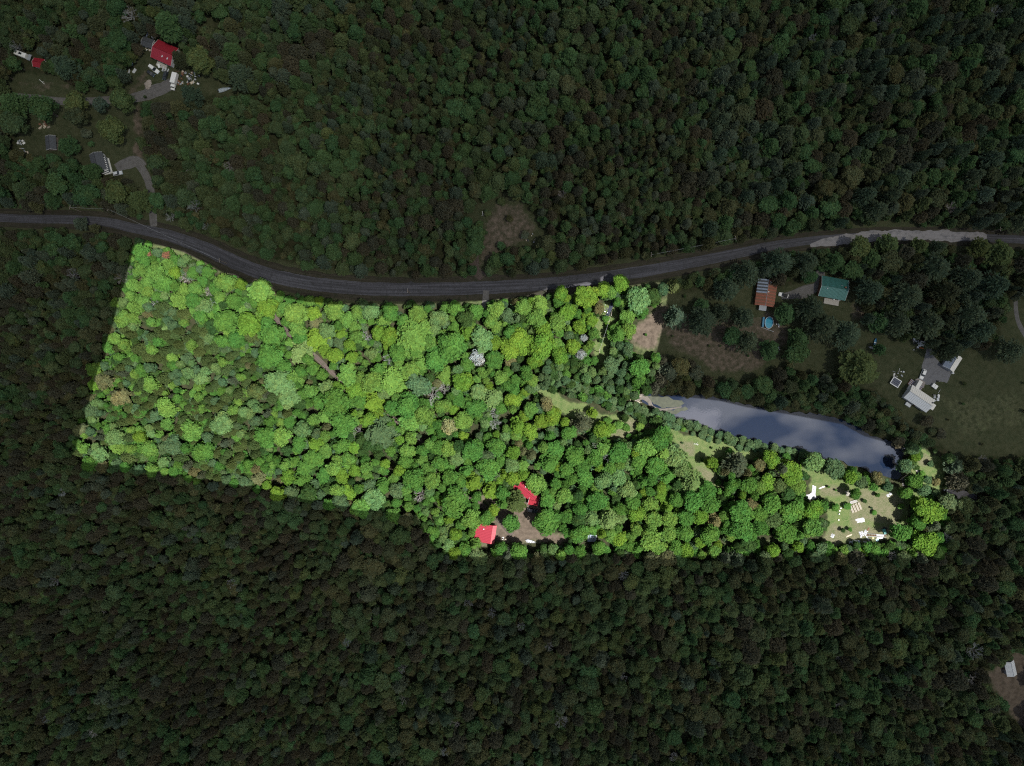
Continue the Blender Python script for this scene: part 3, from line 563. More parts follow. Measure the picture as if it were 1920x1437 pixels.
def zone(x, y, lit):
    """mean crown radius (px), palette, kind"""
    k = nz(x, y, .006, 3)+.5*nz(x, y, .02, 4); z = 1+.45*nz(x, y, .012, 9)
    if lit:  # fresher, lighter tints here: part of the patch's brightness sits in the colour
        if inpoly(x, y, PLANT): return rng.uniform(7, 11.5)*z, pick(x, y, [('O', 40), ('T', 3), ('C', 5), ('S', 12), ('G', 14), ('P', 15), ('L', 8)], 11, .5), None
        if x > 1010 and y < 790 and y > 670 and x < 1250: return rng.uniform(7, 11), pick(x, y, [('S', 50), ('L', 20), ('D', 15), ('G', 10)], 12), 'broad'
        return rng.uniform(8, 17)*z, pick(x, y, [('D', 8), ('G', 36), ('P', 26), ('Y', 12), ('L', 10), ('S', 6), ('T', 2)], 13), None
    if y > 560 and x < 640+120*k:
        if k > .15: return rng.uniform(8, 15)*z, pick(x, y, [('s', 12), ('g', 26), ('d', 30), ('o', 20), ('b', 10)], 14), None
        return rng.uniform(6.5, 12)*z, pick(x, y, [('b', 42), ('o', 20), ('d', 16), ('g', 14), ('s', 5), ('y', 3)], 15), None
    if y > 560: return rng.uniform(8, 18)*z, pick(x, y, [('b', 15), ('o', 26), ('d', 26), ('g', 16), ('s', 10), ('N', 5), ('y', 3)], 16), None
    if x > 1330 and y < 430: return rng.uniform(10, 21)*z, pick(x, y, [('b', 8), ('o', 12), ('d', 22), ('g', 22), ('N', 22), ('s', 12)], 17), None
    if x < 480: return rng.uniform(9, 17)*z, pick(x, y, [('b', 12), ('o', 16), ('d', 24), ('g', 22), ('y', 6), ('s', 10)], 18), None
    if k > 0: return rng.uniform(9.5, 18)*z, pick(x, y, [('b', 6), ('o', 10), ('d', 24), ('g', 34), ('s', 12), ('y', 4)], 19), None
    return rng.uniform(7.5, 13.5)*z, pick(x, y, [('b', 24), ('o', 20), ('d', 18), ('g', 18), ('s', 10), ('N', 10)], 20), None
grid = {}
def cell(x, y): return (int(x//40), int(y//40))
def near(x, y, r_, f=.80):
    cx, cy = cell(x, y)
    for i in range(cx-1, cx+2):
        for j in range(cy-1, cy+2):
            for q in grid.get((i, j), ()):
                if (q[0]-x)**2+(q[1]-y)**2 < (f*(q[2]+r_))**2: return True
    return False
for q in crowns+shrubs: grid.setdefault(cell(q[0], q[1]), []).append(q)
cand = nr.uniform((-420, -330), (2340, 1770), (60000, 2)); CX, CY = cand[:, 0], cand[:, 1]
blocked = np.zeros(len(cand), bool)
for p in CLEAR.values(): blocked |= inpoly(CX, CY, p)
blocked |= inpoly(CX, CY, POND) | inpoly(CX, CY, POND2)
dR = dpoly(CX, CY, ROAD); dT = dpoly(CX, CY, TRACK); dP = dpoly(CX, CY, POND+[POND[0]])
dC = np.minimum(dpoly(CX, CY, CLEAR['ridge']+[CLEAR['ridge'][0]]), dpoly(CX, CY, CLEAR['east']+[CLEAR['east'][0]]))
litA = inpoly(CX, CY, LITP) | (dpoly(CX, CY, LITP+[LITP[0]]) < 6)
edgeA = dpoly(CX, CY, LITP+[LITP[0]]) < 22
auto = []
for i in range(len(cand)):
    if blocked[i]: continue
    x, y = CX[i], CY[i]
    r_, c_, kd = zone(x, y, litA[i])
    if rng.random() < .01: c_ = 'B'; r_ = rng.uniform(7, 11)
    if dR[i] < road_hw(x)+3+r_*.95 or dT[i] < 2+r_*.35 or (dP[i] < r_*(.7 if y > 800 else .35)): continue
    if any((x-b[0])**2+(y-b[1])**2 < (b[2]+r_*.8)**2 for b in BLD): continue
    if dC[i] < r_*1.0: continue
    if near(x, y, r_, .66 if i < 30000 else .60): continue
    q = [x, y, r_, c_, 'edge' if edgeA[i] else ('out' if not litA[i] else False)]; auto.append(q); grid.setdefault(cell(x, y), []).append(q)

def kd(q):
    c = q[3]
    if c == 'B': return 'bare'
    if c in 'CN': return 'pine'
    if q[4] is True: return 'broad'
    if c in 'Ob' or (c in 'Too' and q[2] < 12): return 'cone'
    if c in 's' and q[2] > 11: return 'pine'
    return 'broad'
def tint(c, j=.13):
    t = TINT[c]; k = 1+rng.uniform(-j, j); h = rng.uniform(-.10, .10)
    return (t[0]*k*(1+h), t[1]*k, t[2]*k*(1-h*.5))
def place(q, kind):
    """world transform: crown top is what the picture shows"""
    px, py, r_ = q[:3]; hgt = {'broad': 5.5+.25*r_*1.35, 'pine': 8+.25*r_*1.5, 'cone': 7+.25*r_*1.3, 'bare': 5.5+.25*r_, 'shrub': .25*r_*1.9}[kind]*(rng.uniform(.94, 1.06) if q[4] == 'edge' else rng.uniform(.9, 1.12) if q[4] is True else rng.uniform(.72, 1.28))
    zc = hgt*.78; x, y = W(px, py, zc); rr = r_*S*(H-zc)/H*1.12
    return x, y, rr, hgt/HT
NAMES = {'broad': ('broadleaf_tree', 'broadleaf tree'), 'pine': ('pine_tree', 'spreading pine'), 'cone': ('conifer', 'slender conifer'), 'bare': ('bare_tree', 'bare tree'), 'shrub': ('shrub', 'bush')}
LAND = [('the white-blossomed tree', 895, 671), ('the L-shaped red cabin', 990, 930), ('the red garage', 912, 1003), ('the twin white-blossomed trees', 1092, 650), ('the pond\'s left tip', 1200, 745), ('the tarpaulin clearing', 1620, 965),
        ('the oval swimming pool', 1438, 606), ('the green-roofed house', 1565, 540), ('the white farmhouse', 1725, 750), ('the white box truck', 329, 155), ('the sun porch', 188, 305), ('the roadside clearing', 950, 415),
        ('the coral-leaved tree', 312, 479), ('the cream-blossomed tree', 842, 800), ('the white-roofed shed', 1897, 1256), ('the grey boat on grass', 422, 169), ('the pondside meadow', 1300, 850), ('the tan field', 1210, 620),
        ('the bottom left corner', 0, 1437), ('the bottom right corner', 1920, 1437), ('the top right corner', 1920, 0), ('the top edge midpoint', 960, 0), ('the bottom edge midpoint', 960, 1437), ('the sunlit patch\'s left corner', 140, 860), ('the sunlit patch\'s notch', 790, 990)]
DIRS = ['right', 'upper right', 'top', 'upper left', 'left', 'lower left', 'bottom', 'lower right']
ORD = ['nearest', 'second', 'third', 'fourth', 'fifth', 'sixth', 'seventh', 'eighth', 'ninth', 'tenth', 'eleventh', 'twelfth']+['%dth' % i for i in range(13, 60)]
TPHR = {'right': 'to the right of', 'left': 'to the left of', 'top': 'directly above', 'bottom': 'directly below', 'upper right': 'to the upper right of', 'upper left': 'to the upper left of', 'lower left': 'to the lower left of', 'lower right': 'to the lower right of'}
items = []
inview = lambda q: -10 < q[0] < 1930 and -10 < q[1] < 1447
allq = [(q, kd(q)) for q in crowns+auto]
allq += [(q, 'shrub') for q in shrubs]
def bvar(q):
    if q[4] == 'out' or (q[4] is True and q[3] in 'dgosby'): return rng.choice((13, 14, 15, 16, 17)) if rng.random() < .6 else rng.randrange(13)
    return rng.randrange(9) if rng.random() < .72 else rng.choice((9, 10, 11, 12, 13, 14, 15))
singles = []; rest = {}
for k in ('broad', 'pine', 'cone', 'bare', 'shrub'):
    L_ = [q for q, kk in allq if kk == k]
    v = sorted([q for q in L_ if inview(q)], key=lambda q: -(q[2]+(100 if q[4] is True else 0)))
    lim = {'broad': 300, 'pine': 290, 'cone': 290, 'bare': 60, 'shrub': 290}[k]
    singles += [(q, k) for q in v[:lim]]; rest[k] = v[lim:]+[q for q in L_ if not inview(q)]
# sector-wise ordinals from the nearest landmark give every label its own place
buckets = {}
for i, (q, k) in enumerate(singles):
    lm = min(LAND, key=lambda l: (l[1]-q[0])**2+(l[2]-q[1])**2); a = math.atan2(-(q[1]-lm[2]), q[0]-lm[1]); d = DIRS[int(round(a/(math.pi/4))) % 8]
    buckets.setdefault((WORD[q[3]], NAMES[k][1], lm[0], d), []).append((math.hypot(lm[1]-q[0], lm[2]-q[1]), i))
labels = {}
for (w, kn, lm, d), L_ in buckets.items():
    L_.sort()
    for o_, (_, i) in enumerate(L_):
        kn2 = 'tree' if w.split()[-1] in ('leafless', 'green') and kn == 'bare tree' else kn
        base = (w.replace('light silvery green', 'silvery green')+' '+(kn2 or 'tree')).replace('leafless bare tree', 'leafless tree')
        labels[i] = (base+', '+ORD[o_]+' such '+TPHR[d]+' '+lm) if len(L_) > 1 else (base+', only one '+TPHR[d]+' '+lm)
CATS = {'broad': 'tree', 'pine': 'pine tree', 'cone': 'conifer', 'bare': 'bare tree', 'shrub': 'shrub'}
GRP = {'broad': 'broadleaf trees of the woodland', 'pine': 'spreading pines', 'cone': 'slender conifers', 'bare': 'leafless grey trees', 'shrub': 'bushes along the banks and clearings'}
for i, (q, k) in enumerate(singles):
    x, y, rr, sz = place(q, k); vs = KINDS['blossom' if q[3] in 'WEK' else k]; cr_, tk, _ = vs[rng.randrange(len(vs)) if k != 'broad' or q[3] in 'WEK' else bvar(q)]
    nm = NAMES[k][0] if q[3] not in 'WE' else 'blossoming_tree'
    t = link(nm, None, None, (x, y, 0), rng.uniform(0, 6.28)); t.scale = (rr, rr, sz)
    tag(t, labels[i], CATS[k] if q[3] not in 'WE' else 'blossoming tree', GRP[k])
    c = link('crown', cr_, t); c['tint'] = [*tint(q[3])]
    link('trunk', tk, t)

# the remaining trees: one object per kind, instanced on points
def scatter(name, kind, pts, label, vr=None):
    n_ = len(pts)
    if not n_: return
    coll = bpy.data.collections.new(name+'_kinds')
    for j, v in enumerate(KINDS[kind]):
        o = bpy.data.objects.new('%s_%02d' % (name, j), v[2] or v[0]); coll.objects.link(o)
    nv = len(KINDS[kind])
    me = bpy.data.meshes.new(name); me.from_pydata([(p[0], p[1], 0) for p in pts], [], [])
    def A(nm, ty, dat, fld): a_ = me.attributes.new(nm, ty, 'POINT'); a_.data.foreach_set(fld, np.array(dat, np.float32 if ty != 'INT' else np.int32).ravel())
    A('variant', 'INT', vr or [rng.randrange(nv) for _ in pts], 'value'); A('size', 'FLOAT_VECTOR', [(p[2], p[2], p[3]) for p in pts], 'vector')
    A('turn', 'FLOAT_VECTOR', [(rng.gauss(0, .03), rng.gauss(0, .03), rng.uniform(0, 6.28)) for _ in pts], 'vector'); A('tint', 'FLOAT_COLOR', [(*p[4], 1) for p in pts], 'color')
    ng_ = bpy.data.node_groups.new(name, 'GeometryNodeTree'); ng_.interface.new_socket('Geometry', in_out='INPUT', socket_type='NodeSocketGeometry'); ng_.interface.new_socket('Geometry', in_out='OUTPUT', socket_type='NodeSocketGeometry')
    N_ = ng_.nodes; gi = N_.new('NodeGroupInput'); go = N_.new('NodeGroupOutput'); ci = N_.new('GeometryNodeCollectionInfo'); ci.inputs['Collection'].default_value = coll; ci.inputs['Separate Children'].default_value = True; ci.inputs['Reset Children'].default_value = True
    ip = N_.new('GeometryNodeInstanceOnPoints'); ip.inputs['Pick Instance'].default_value = True
    def na(nm, ty): q_ = N_.new('GeometryNodeInputNamedAttribute'); q_.data_type = ty; q_.inputs['Name'].default_value = nm; return [o_ for o_ in q_.outputs if o_.enabled and o_.name == 'Attribute'][0]
    l_ = ng_.links; l_.new(gi.outputs[0], ip.inputs['Points']); l_.new(ci.outputs[0], ip.inputs['Instance']); l_.new(na('variant', 'INT'), ip.inputs['Instance Index'])
    er = N_.new('FunctionNodeEulerToRotation'); l_.new(na('turn', 'FLOAT_VECTOR'), er.inputs[0]); l_.new(er.outputs[0], ip.inputs['Rotation']); l_.new(na('size', 'FLOAT_VECTOR'), ip.inputs['Scale']); l_.new(ip.outputs[0], go.inputs[0])
    o = tag(link(name, me), label[0], label[1], kind='stuff'); md = o.modifiers.new('scatter', 'NODES'); md.node_group = ng_; return o
for k, nm, lb in (('broad', 'broadleaf_woodland', ('dense mass of smaller broadleaf trees filling the woods', 'woodland')), ('pine', 'pine_woodland', ('smaller pines mixed through the darker woods', 'woodland')),
                  ('cone', 'conifer_woodland', ('mass of slender brownish conifers packed through the woods', 'woodland'))):
    P_ = []
    for q in rest[k]:
        x, y, rr, sz = place(q, k); P_.append((x, y, rr, sz, tint(q[3])))
    scatter(nm, k, P_, lb, [bvar(q) for q in rest[k]] if k == 'broad' else None)
# undergrowth between the trunks and scrub in the clearings
P_ = []
cand = nr.uniform((-420, -330), (2340, 1770), (38000, 2)); CX, CY = cand[:, 0], cand[:, 1]
blocked = np.zeros(len(cand), bool)
for p in CLEAR.values(): blocked |= inpoly(CX, CY, p)
wat = inpoly(CX, CY, POND) | inpoly(CX, CY, POND2)
dR = dpoly(CX, CY, ROAD); dT = dpoly(CX, CY, TRACK); dP = dpoly(CX, CY, POND+[POND[0]])
litB = inpoly(CX, CY, LITP)
for i in range(len(cand)):
    x, y = CX[i], CY[i]; r_ = rng.uniform(5, 11)
    if wat[i] or dP[i] < r_ or dT[i] < 8+r_*.6 or dR[i] < road_hw(x)+4+r_*.6: continue
    if any((x-b[0])**2+(y-b[1])**2 < (b[2]+r_)**2 for b in BLD): continue
    if blocked[i]:
        if rng.random() > (.10 if litB[i] else .025) or inpoly(x, y, CLEAR['yard']) or inpoly(x, y, CLEAR['lane']): continue
        r_ *= .45
        if 1725 < x < 1790 and 640 < y < 725: continue
    lit = litB[i]; xx, yy = W(x, y, 1.5)
    P_.append((xx, yy, r_*S, r_*S*.9, tint(rng.choice('GDDGS' if lit else 'gddo'), .25)))  # greener undergrowth inside the sunlit patch brightens its gaps by colour
scatter('undergrowth', 'shrub', P_, ('low leafy undergrowth between the trees', 'undergrowth'))
# ------------------------------------------------------------------ buildings
M = dict(
 red=mat('red_metal_roof', (.27, .024, .042), .55, .10, 1.5, 0, .05), red2=mat('dark_red_roof', (.24, .014, .026), .6, .12, 1.5), pink=mat('pale_red_metal', (.46, .10, .12), .5, .06, 1.5),
 white=mat('white_paint', (.68, .68, .68), .5, .05, 2), offw=mat('off_white_siding', (.55, .55, .53), .7, .08, 2), grey=mat('grey_metal', (.28, .30, .33), .5, .12, 2), lgrey=mat('pale_grey_roof', (.50, .52, .55), .6, .06, 1.2), cream=mat('cream_roof', (.66, .64, .60), .6, .06, 1.2),
 dgrey=mat('dark_shingle', (.065, .07, .08), .85, .25, 3), green=mat('green_metal_roof', (.05, .16, .15), .5, .12, 1), green2=mat('dark_green_roof', (.035, .12, .11), .5, .12, 1), rust=mat('rusted_roof', (.24, .085, .055), .75, .35, 3), blueg=mat('blue_grey_sheet', (.22, .26, .34), .5, .1, 2),
 glass=mat('window_glass', (.02, .025, .03), .08, .1, 1, spec=.8), black=mat('black_rubber', (.015, .015, .016), .7, .2, 3), dark=mat('dark_paint', (.02, .024, .03), .3, .1, 2, spec=.6), wood=mat('weathered_wood', (.24, .20, .165), .9, .25, 3), pwood=mat('pale_lumber', (.48, .41, .33), .8, .2, 3), brown=mat('brown_wood', (.17, .085, .055), .85, .25, 3),
 blue=mat('pool_water', (.05, .27, .40), .08, .25, 1.3, spec=.7), pblue=mat('blue_plastic', (.05, .20, .34), .5, .1, 2), teal=mat('teal_plastic', (.08, .30, .28), .5, .1, 2), cyan=mat('pale_cyan_glass', (.35, .6, .68), .2, .1, 2), tarp=mat('white_tarpaulin', (.36, .37, .39), .6, .05, 2), stone=mat('stone', (.26, .24, .23), .9, .3, 2), twig=mat('twigs_dry', (.30, .26, .23), .95, .3, 4),
 orange=mat('orange_plastic', (.50, .12, .03), .5, .1, 2), solar=mat('dark_panel', (.02, .03, .07), .2, .1, 2, spec=.7), concrete=mat('concrete', (.32, .29, .27), .9, .12, 2), soil=mat('garden_soil', (.05, .04, .03), .95, .3, 3), alum=mat('aluminium', (.42, .48, .53), .35, .08, 2, metal=.4), yellow=mat('yellow_sheet', (.5, .46, .25), .7, .1, 2), lichen=mat('grey_plank', (.36, .34, .31), .9, .2, 3))
def px2m(p, z): return p*S*(H-z)/H
def gable(name, label, px, py, wpx, dpx, vec, wall=2.6, rise=1.6, wallm='offw', ra='lgrey', rb=None, over=.35, ribs=1.0, cat='house', base=0.0, door=True, wins=2, group=None, off=0.0):
    """ridge runs along vec (picture direction); local x = ridge, local y = left of it"""
    rz = ang(*vec); t = thing(name, label, cat, px, py, base, rz, group, zref=wall+rise*.6)
    Lm, D = px2m(wpx, wall), px2m(dpx, wall); l, d = Lm/2-over, D/2-over
    g = G(); g.add([(-l, -d, 0), (l, -d, 0), (l, d, 0), (-l, d, 0), (-l, -d, wall), (l, -d, wall), (l, d, wall), (-l, d, wall), (-l, off*D/2, wall+rise*(1-over*2/D)), (l, off*D/2, wall+rise*(1-over*2/D))],
          [(0, 1, 5, 4), (2, 3, 7, 6), (1, 2, 6, 9, 5), (3, 0, 4, 8, 7), (3, 2, 1, 0)])
    part('wall', g, M[wallm], t)
    for sgn, m in ((1, ra), (-1, rb or ra)):
        g = G(); e = Lm/2; zr, ze = wall+rise, wall-.05; y = sgn*D/2
        y0 = off*D/2; top = [(-e, y0, zr), (e, y0, zr), (e, y, ze), (-e, y, ze)]
        if sgn > 0: top = top[::-1]
        g.slab(top, .10)
        if ribs:
            k = int(Lm/ribs)
            for i in range(1, k):
                x = -e+Lm*i/k; g.bar((x, y0+(y-y0)*.02, zr+.02), (x, y*.995, ze+.03), .045, 4)
        g.bar((-e, y0, zr+.03), (e, y0, zr+.03), .09, 5)
        part('roof_slope', g, M[m], t)
    # fascia boards at the gable ends
    for sx in (-1, 1):
        g = G()
        for sy in (-1, 1): g.bar((sx*(Lm/2+.02), off*D/2, wall+rise-.02), (sx*(Lm/2+.02), sy*D/2, wall-.10), .07, 4)
        part('fascia', g, M['white' if ra != 'red' else 'red2'], t)
    for i in range(wins):
        for sy in (-1, 1):
            x = -l*.6+i*l*1.2/max(1, wins-1) if wins > 1 else 0
            g = G(); g.box(x, sy*(d+.02), .95, 1.1, .06, 1.1); w_ = part('window', g, M['white'], t)
            g = G(); g.box(x, sy*(d+.055), 1.03, .94, .04, .94); part('pane', g, M['glass'], w_)
    if door:
        g = G(); g.box(l*.15, -(d+.03), .02, .95, .07, 2.05); dd = part('door', g, M['brown'], t)
        g = G(); g.box(l*.15+.36, -(d+.09), 1.0, .06, .06, .12); part('handle', g, M['grey'], dd)
    return t, Lm, D
def vent(t, x, y, z, r=.15, h=.6, m='grey', name='flue'):
    g = G(); g.cyl(x, y, z, r, h, 8); g.cyl(x, y, z+h, r*1.5, .08, 8); part(name, g, M[m], t)

# 1 red cabin, two wings
t, Lm, D = gable('cabin', 'red metal roofed cabin wing running diagonally under the trees', 986, 920, 48, 22, (44, 34), 2.5, 1.4, 'brown', 'red', 'red', cat='cabin', ribs=.6, wins=2)
vent(t, -1.2, 1.2, 2.9, .14, .8, 'white')
gable('cabin', 'dark red porch roof joined to the diagonal cabin beside a parked car', 1001, 939, 19, 19, (18, 4), 2.55, .9, 'brown', 'red2', 'red2', cat='cabin', ribs=.6, wins=1, door=False)
# 2 red garage
t, Lm, D = gable('garage', 'bright red ribbed metal roof garage in the lower woods', 910, 1001, 34, 38, (5, -34), 2.8, 1.5, 'brown', 'red', 'pink', cat='garage', ribs=.7, wins=1, off=-.62)  # narrow right slope is a paler red than the main one
vent(t, 2.0, 1.0, 3.3, .16, .5, 'white'); g = G(); g.box(-3.2, -3.4, 3.1, .5, .4, .3); part('roof_vent', g, M['white'], t)
# 3 NW red house
t, Lm, D = gable('house', 'red roofed house with grey skylights among the scrap and vehicles', 306, 97, 42, 36, (38, 17), 3.0, 1.8, 'lgrey', 'red2', 'red', ribs=.8)
for x in (.4, 3.0):
    g = G(); g.box(x, -1.9, 3.85, .5, 1.4, .25); part('skylight', g, M['lgrey'], t)
g = G(); g.box(-.5, -5.4, 0, 5.0, 2.0, .5); part('porch', g, M['lichen'], t)
for i in range(3): g = G(); g.box(1.0+i*1.1, -6.6, 0, .35, 2.2, .9-.2*i); part('porch_rail', g, M['lgrey'], t)
gable('shed', 'grey shingled shed with white end wall beside the red roofed house', 276, 79, 22, 17, (22, 7), 2.2, .9, 'white', 'dgrey', 'dgrey', cat='shed', ribs=0, wins=1)
gable('shed', 'small red roofed white shed beside the camper at the left edge', 71, 117, 21, 17, (20, 3), 2.1, 1.0, 'white', 'red2', 'red2', cat='shed', ribs=.5, wins=2)
g = G(); 
t = thing('lean_to', 'low grey lean-to on the left side of the red shed', 'lean-to', 59.5, 111, 0, ang(3, 1)); g.slab([(-.9, -1.4, 1.5), (.9, -1.4, 1.9), (.9, 1.4, 1.9), (-.9, 1.4, 1.5)], .1); part('roof', g, M['grey'], t)
for sx in (-.8, .8):
    for sy in (-1.3, 1.3): g = G(); g.cyl(sx, sy, 0, .05, 1.42 if sx < 0 else 1.8, 6); part('post', g, M['wood'], t)
gable('shed', 'dark roofed shed standing alone on the left lawn', 93, 267, 26, 20, (2, 26), 2.3, 1.2, 'wood', 'dgrey', 'dgrey', cat='shed', ribs=0, wins=1)
t, Lm, D = gable('house', 'dark shingled house with a white striped porch by the gravel pad', 181, 303, 34, 25, (8, 30), 2.9, 1.5, 'offw', 'dgrey', 'dgrey', ribs=0)
t = thing('sun_porch', 'white slatted sun porch on the right side of the dark house', 'porch', 201, 313, 0, ang(7, 26)); 
g = G(); g.slab([(-3.6, -1.9, 1.9), (3.6, -1.9, 1.9), (3.6, 1.9, 2.6), (-3.6, 1.9, 2.6)], .08); part('roof', g, M['dgrey'], t)
for i in range(9): g = G(); g.box(-3.4+i*.85, 0, 2.28, .36, 3.8, .08); o = part('slat', g, M['white'], t); o.rotation_euler.x = .182; o.location.z = -.02
for sx in (-3.4, 3.4):
    for sy in (-1.7, 1.7): g = G(); g.box(sx, sy, 0, .14, .14, 1.82 if sy < 0 else 2.45); part('post', g, M['white'], t)
g = G(); g.box(0, 0, 0, 7.2, 3.8, .3); part('deck', g, M['offw'], t)
# 4 right: striped roof house
t = thing('house', 'house with rusty and grey striped metal roof above the pool', 'house', 1438, 549, 0, ang(-7, 50), zref=3.6)
Lh, Dh, wl, rs = px2m(50, 3), px2m(37, 3), 2.7, 1.3
g = G(); l, d = Lh/2-.3, Dh/2-.3; g.add([(-l, -d, 0), (l, -d, 0), (l, d, 0), (-l, d, 0), (-l, -d, wl), (l, -d, wl), (l, d, wl), (-l, d, wl), (-l, 0, wl+rs-.1), (l, 0, wl+rs-.1)], [(0, 1, 5, 4), (2, 3, 7, 6), (1, 2, 6, 9, 5), (3, 0, 4, 8, 7)]); part('wall', g, M['brown'], t)
nst = 17
for sgn in (1, -1):
    for i in range(nst):
        x0 = -Lh/2+Lh*i/nst; x1 = x0+Lh/nst-.02; dz = .03*(i % 2)
        top = [(x0, 0, wl+rs+dz), (x1, 0, wl+rs+dz), (x1, sgn*Dh/2, wl+dz), (x0, sgn*Dh/2, wl+dz)]
        if sgn > 0: top = top[::-1]
        g = G(); g.slab(top, .08)
        if sgn < 0 and i < 9: mm = ('blueg', 'dgrey')[i % 2]
        elif sgn < 0: mm = ('rust', 'brown')[i % 2]
        else: mm = ('rust', 'brown')[i % 2]
        o = part('roof_sheet', g, M[mm], t)
g = G(); g.bar((-Lh/2, 0, wl+rs+.06), (Lh/2, 0, wl+rs+.06), .08, 5); part('ridge_cap', g, M['grey'], t)
vent(t, -.3, .5, wl+rs-.2, .16, .6, 'white'); g = G(); g.box(-4.6, 1.2, wl+rs-.5, 1.2, .9, .35); part('skylight', g, M['lgrey'], t)
t = thing('lean_to', 'grey flat lean-to roof at the lower end of the rusty striped house', 'lean-to', 1427, 578, 0, ang(-7, 50)); g = G(); g.slab([(-1.4, -1.7, 2.2), (1.4, -1.7, 2.2), (1.4, 1.7, 2.3), (-1.4, 1.7, 2.3)], .1); part('roof', g, M['grey'], t)
for sx in (-1.2, 1.2):
    for sy in (-1.5, 1.5): g = G(); g.cyl(sx, sy, 0, .06, 2.1, 6); part('post', g, M['wood'], t)
# green roof
t, Lm, D = gable('house', 'green metal roofed house at the end of the gravel drive', 1565, 540, 51, 39, (49, 9), 2.8, 1.7, 'brown', 'green2', 'green', ribs=.55)
vent(t, -3.4, -1.0, 3.9, .14, .6, 'lgrey'); vent(t, 3.0, 1.6, 3.6, .12, .5, 'grey'); g = G(); g.box(4.6, .9, 3.6, .7, .6, 1.5); part('chimney', g, M['brown'], t)
g = G(); g.box(1.2, -6.0, 0, 7.0, 2.6, .45); part('deck', g, M['lichen'], t)
t = thing('grill', 'pale covered grill on the deck below the green roof', 'grill', 1576, 562, .45, .2); g = G(); g.box(0, 0, 0, 1.6, .8, .9, bev=.2); part('cover', g, M['lgrey'], t); g = G(); g.box(-1.1, 0, .6, .6, .6, .06); part('side_table', g, M['lgrey'], t)
t = thing('patio_chair', 'small pale chair on the deck below the green roof', 'chair', 1563, 562, .45, .9); g = G(); g.box(0, 0, .4, .6, .6, .06); part('seat', g, M['white'], t); g = G(); g.box(0, .3, .46, .6, .06, .55); part('backrest', g, M['white'], t)
for sx in (-.26, .26):
    for sy in (-.26, .26): g = G(); g.box(sx, sy, 0, .05, .05, .4); part('leg', g, M['white'], t)
# white farmhouse
t, Lm, D = gable('farmhouse', 'long white roofed farmhouse right of the pond', 1726, 748, 50, 29, (40, 27), 3.0, 1.5, 'lgrey', 'cream', 'lgrey', ribs=.9, wins=3)
g = G(); g.box(-Lm*.30, D/2+1.6, 0, 1.4, 4.2, 2.5); part('entry_wall', g, M['offw'], t)
g = G(); g.slab([(-Lm*.30-.9, D/2-.6, 3.3), (-Lm*.30+.9, D/2-.6, 3.3), (-Lm*.30+.9, D/2+3.9, 2.65), (-Lm*.30-.9, D/2+3.9, 2.65)], .12); part('entry_roof', g, M['cream'], t)
for k in (-1, 1):
    g = G(); g.box(-Lm*.30+k*2.2, D/2+1.3, 0, 2.4, 3.0, .5); part('deck', g, M['brown'], t)
    for i in range(4): g = G(); g.box(-Lm*.30+k*2.2, D/2+.3+i*.72, .5, 2.2, .35, .06); part('deck_board', g, M['blueg'], t)
g = G(); g.box(Lm/2+.9, .6, 0, 2.2, 2.6, 2.3); part('annex_wall', g, M['offw'], t); g = G(); g.box(Lm/2+1.0, .6, 2.3, 2.6, 2.9, .15); part('annex_roof', g, M['cream'], t)
g = G(); g.cyl(Lm/2-.5, 1.6, 3.2, .38, 1.0, 10); part('chimney', g, M['dgrey'], t)
g = G(); g.box(-1.6, -D/2-.9, 0, 2.6, 1.5, .8); part('steps', g, M['lgrey'], t)
flat('patio', [(1716, 712), (1722, 709), (1735, 717), (1732, 728), (1722, 724), (1713, 720)], .05, road_mat('patio_concrete', (.24, .21, .20), (.28, .25, .24), (.2, .18, .17)), .5)
# garage right
t, Lm, D = gable('garage', 'grey and white roofed garage half hidden by a pine right of the parking pad', 1788, 679, 31, 24, (17, -27), 2.6, 1.3, 'grey', 'blueg', 'cream', cat='garage', ribs=.7, wins=1)
gable('shed', 'white ribbed roof shed at the lower right edge', 1897, 1255, 27, 19, (6, 27), 2.4, 1.2, 'grey', 'lgrey', 'lgrey', cat='shed', ribs=.6, wins=1)
gable('shed', 'small flat grey metal shed at the foot of the lit woods', 1110, 1010, 16, 13, (16, 1), 1.9, .3, 'grey', 'blueg', 'blueg', cat='shed', ribs=.8, wins=0)

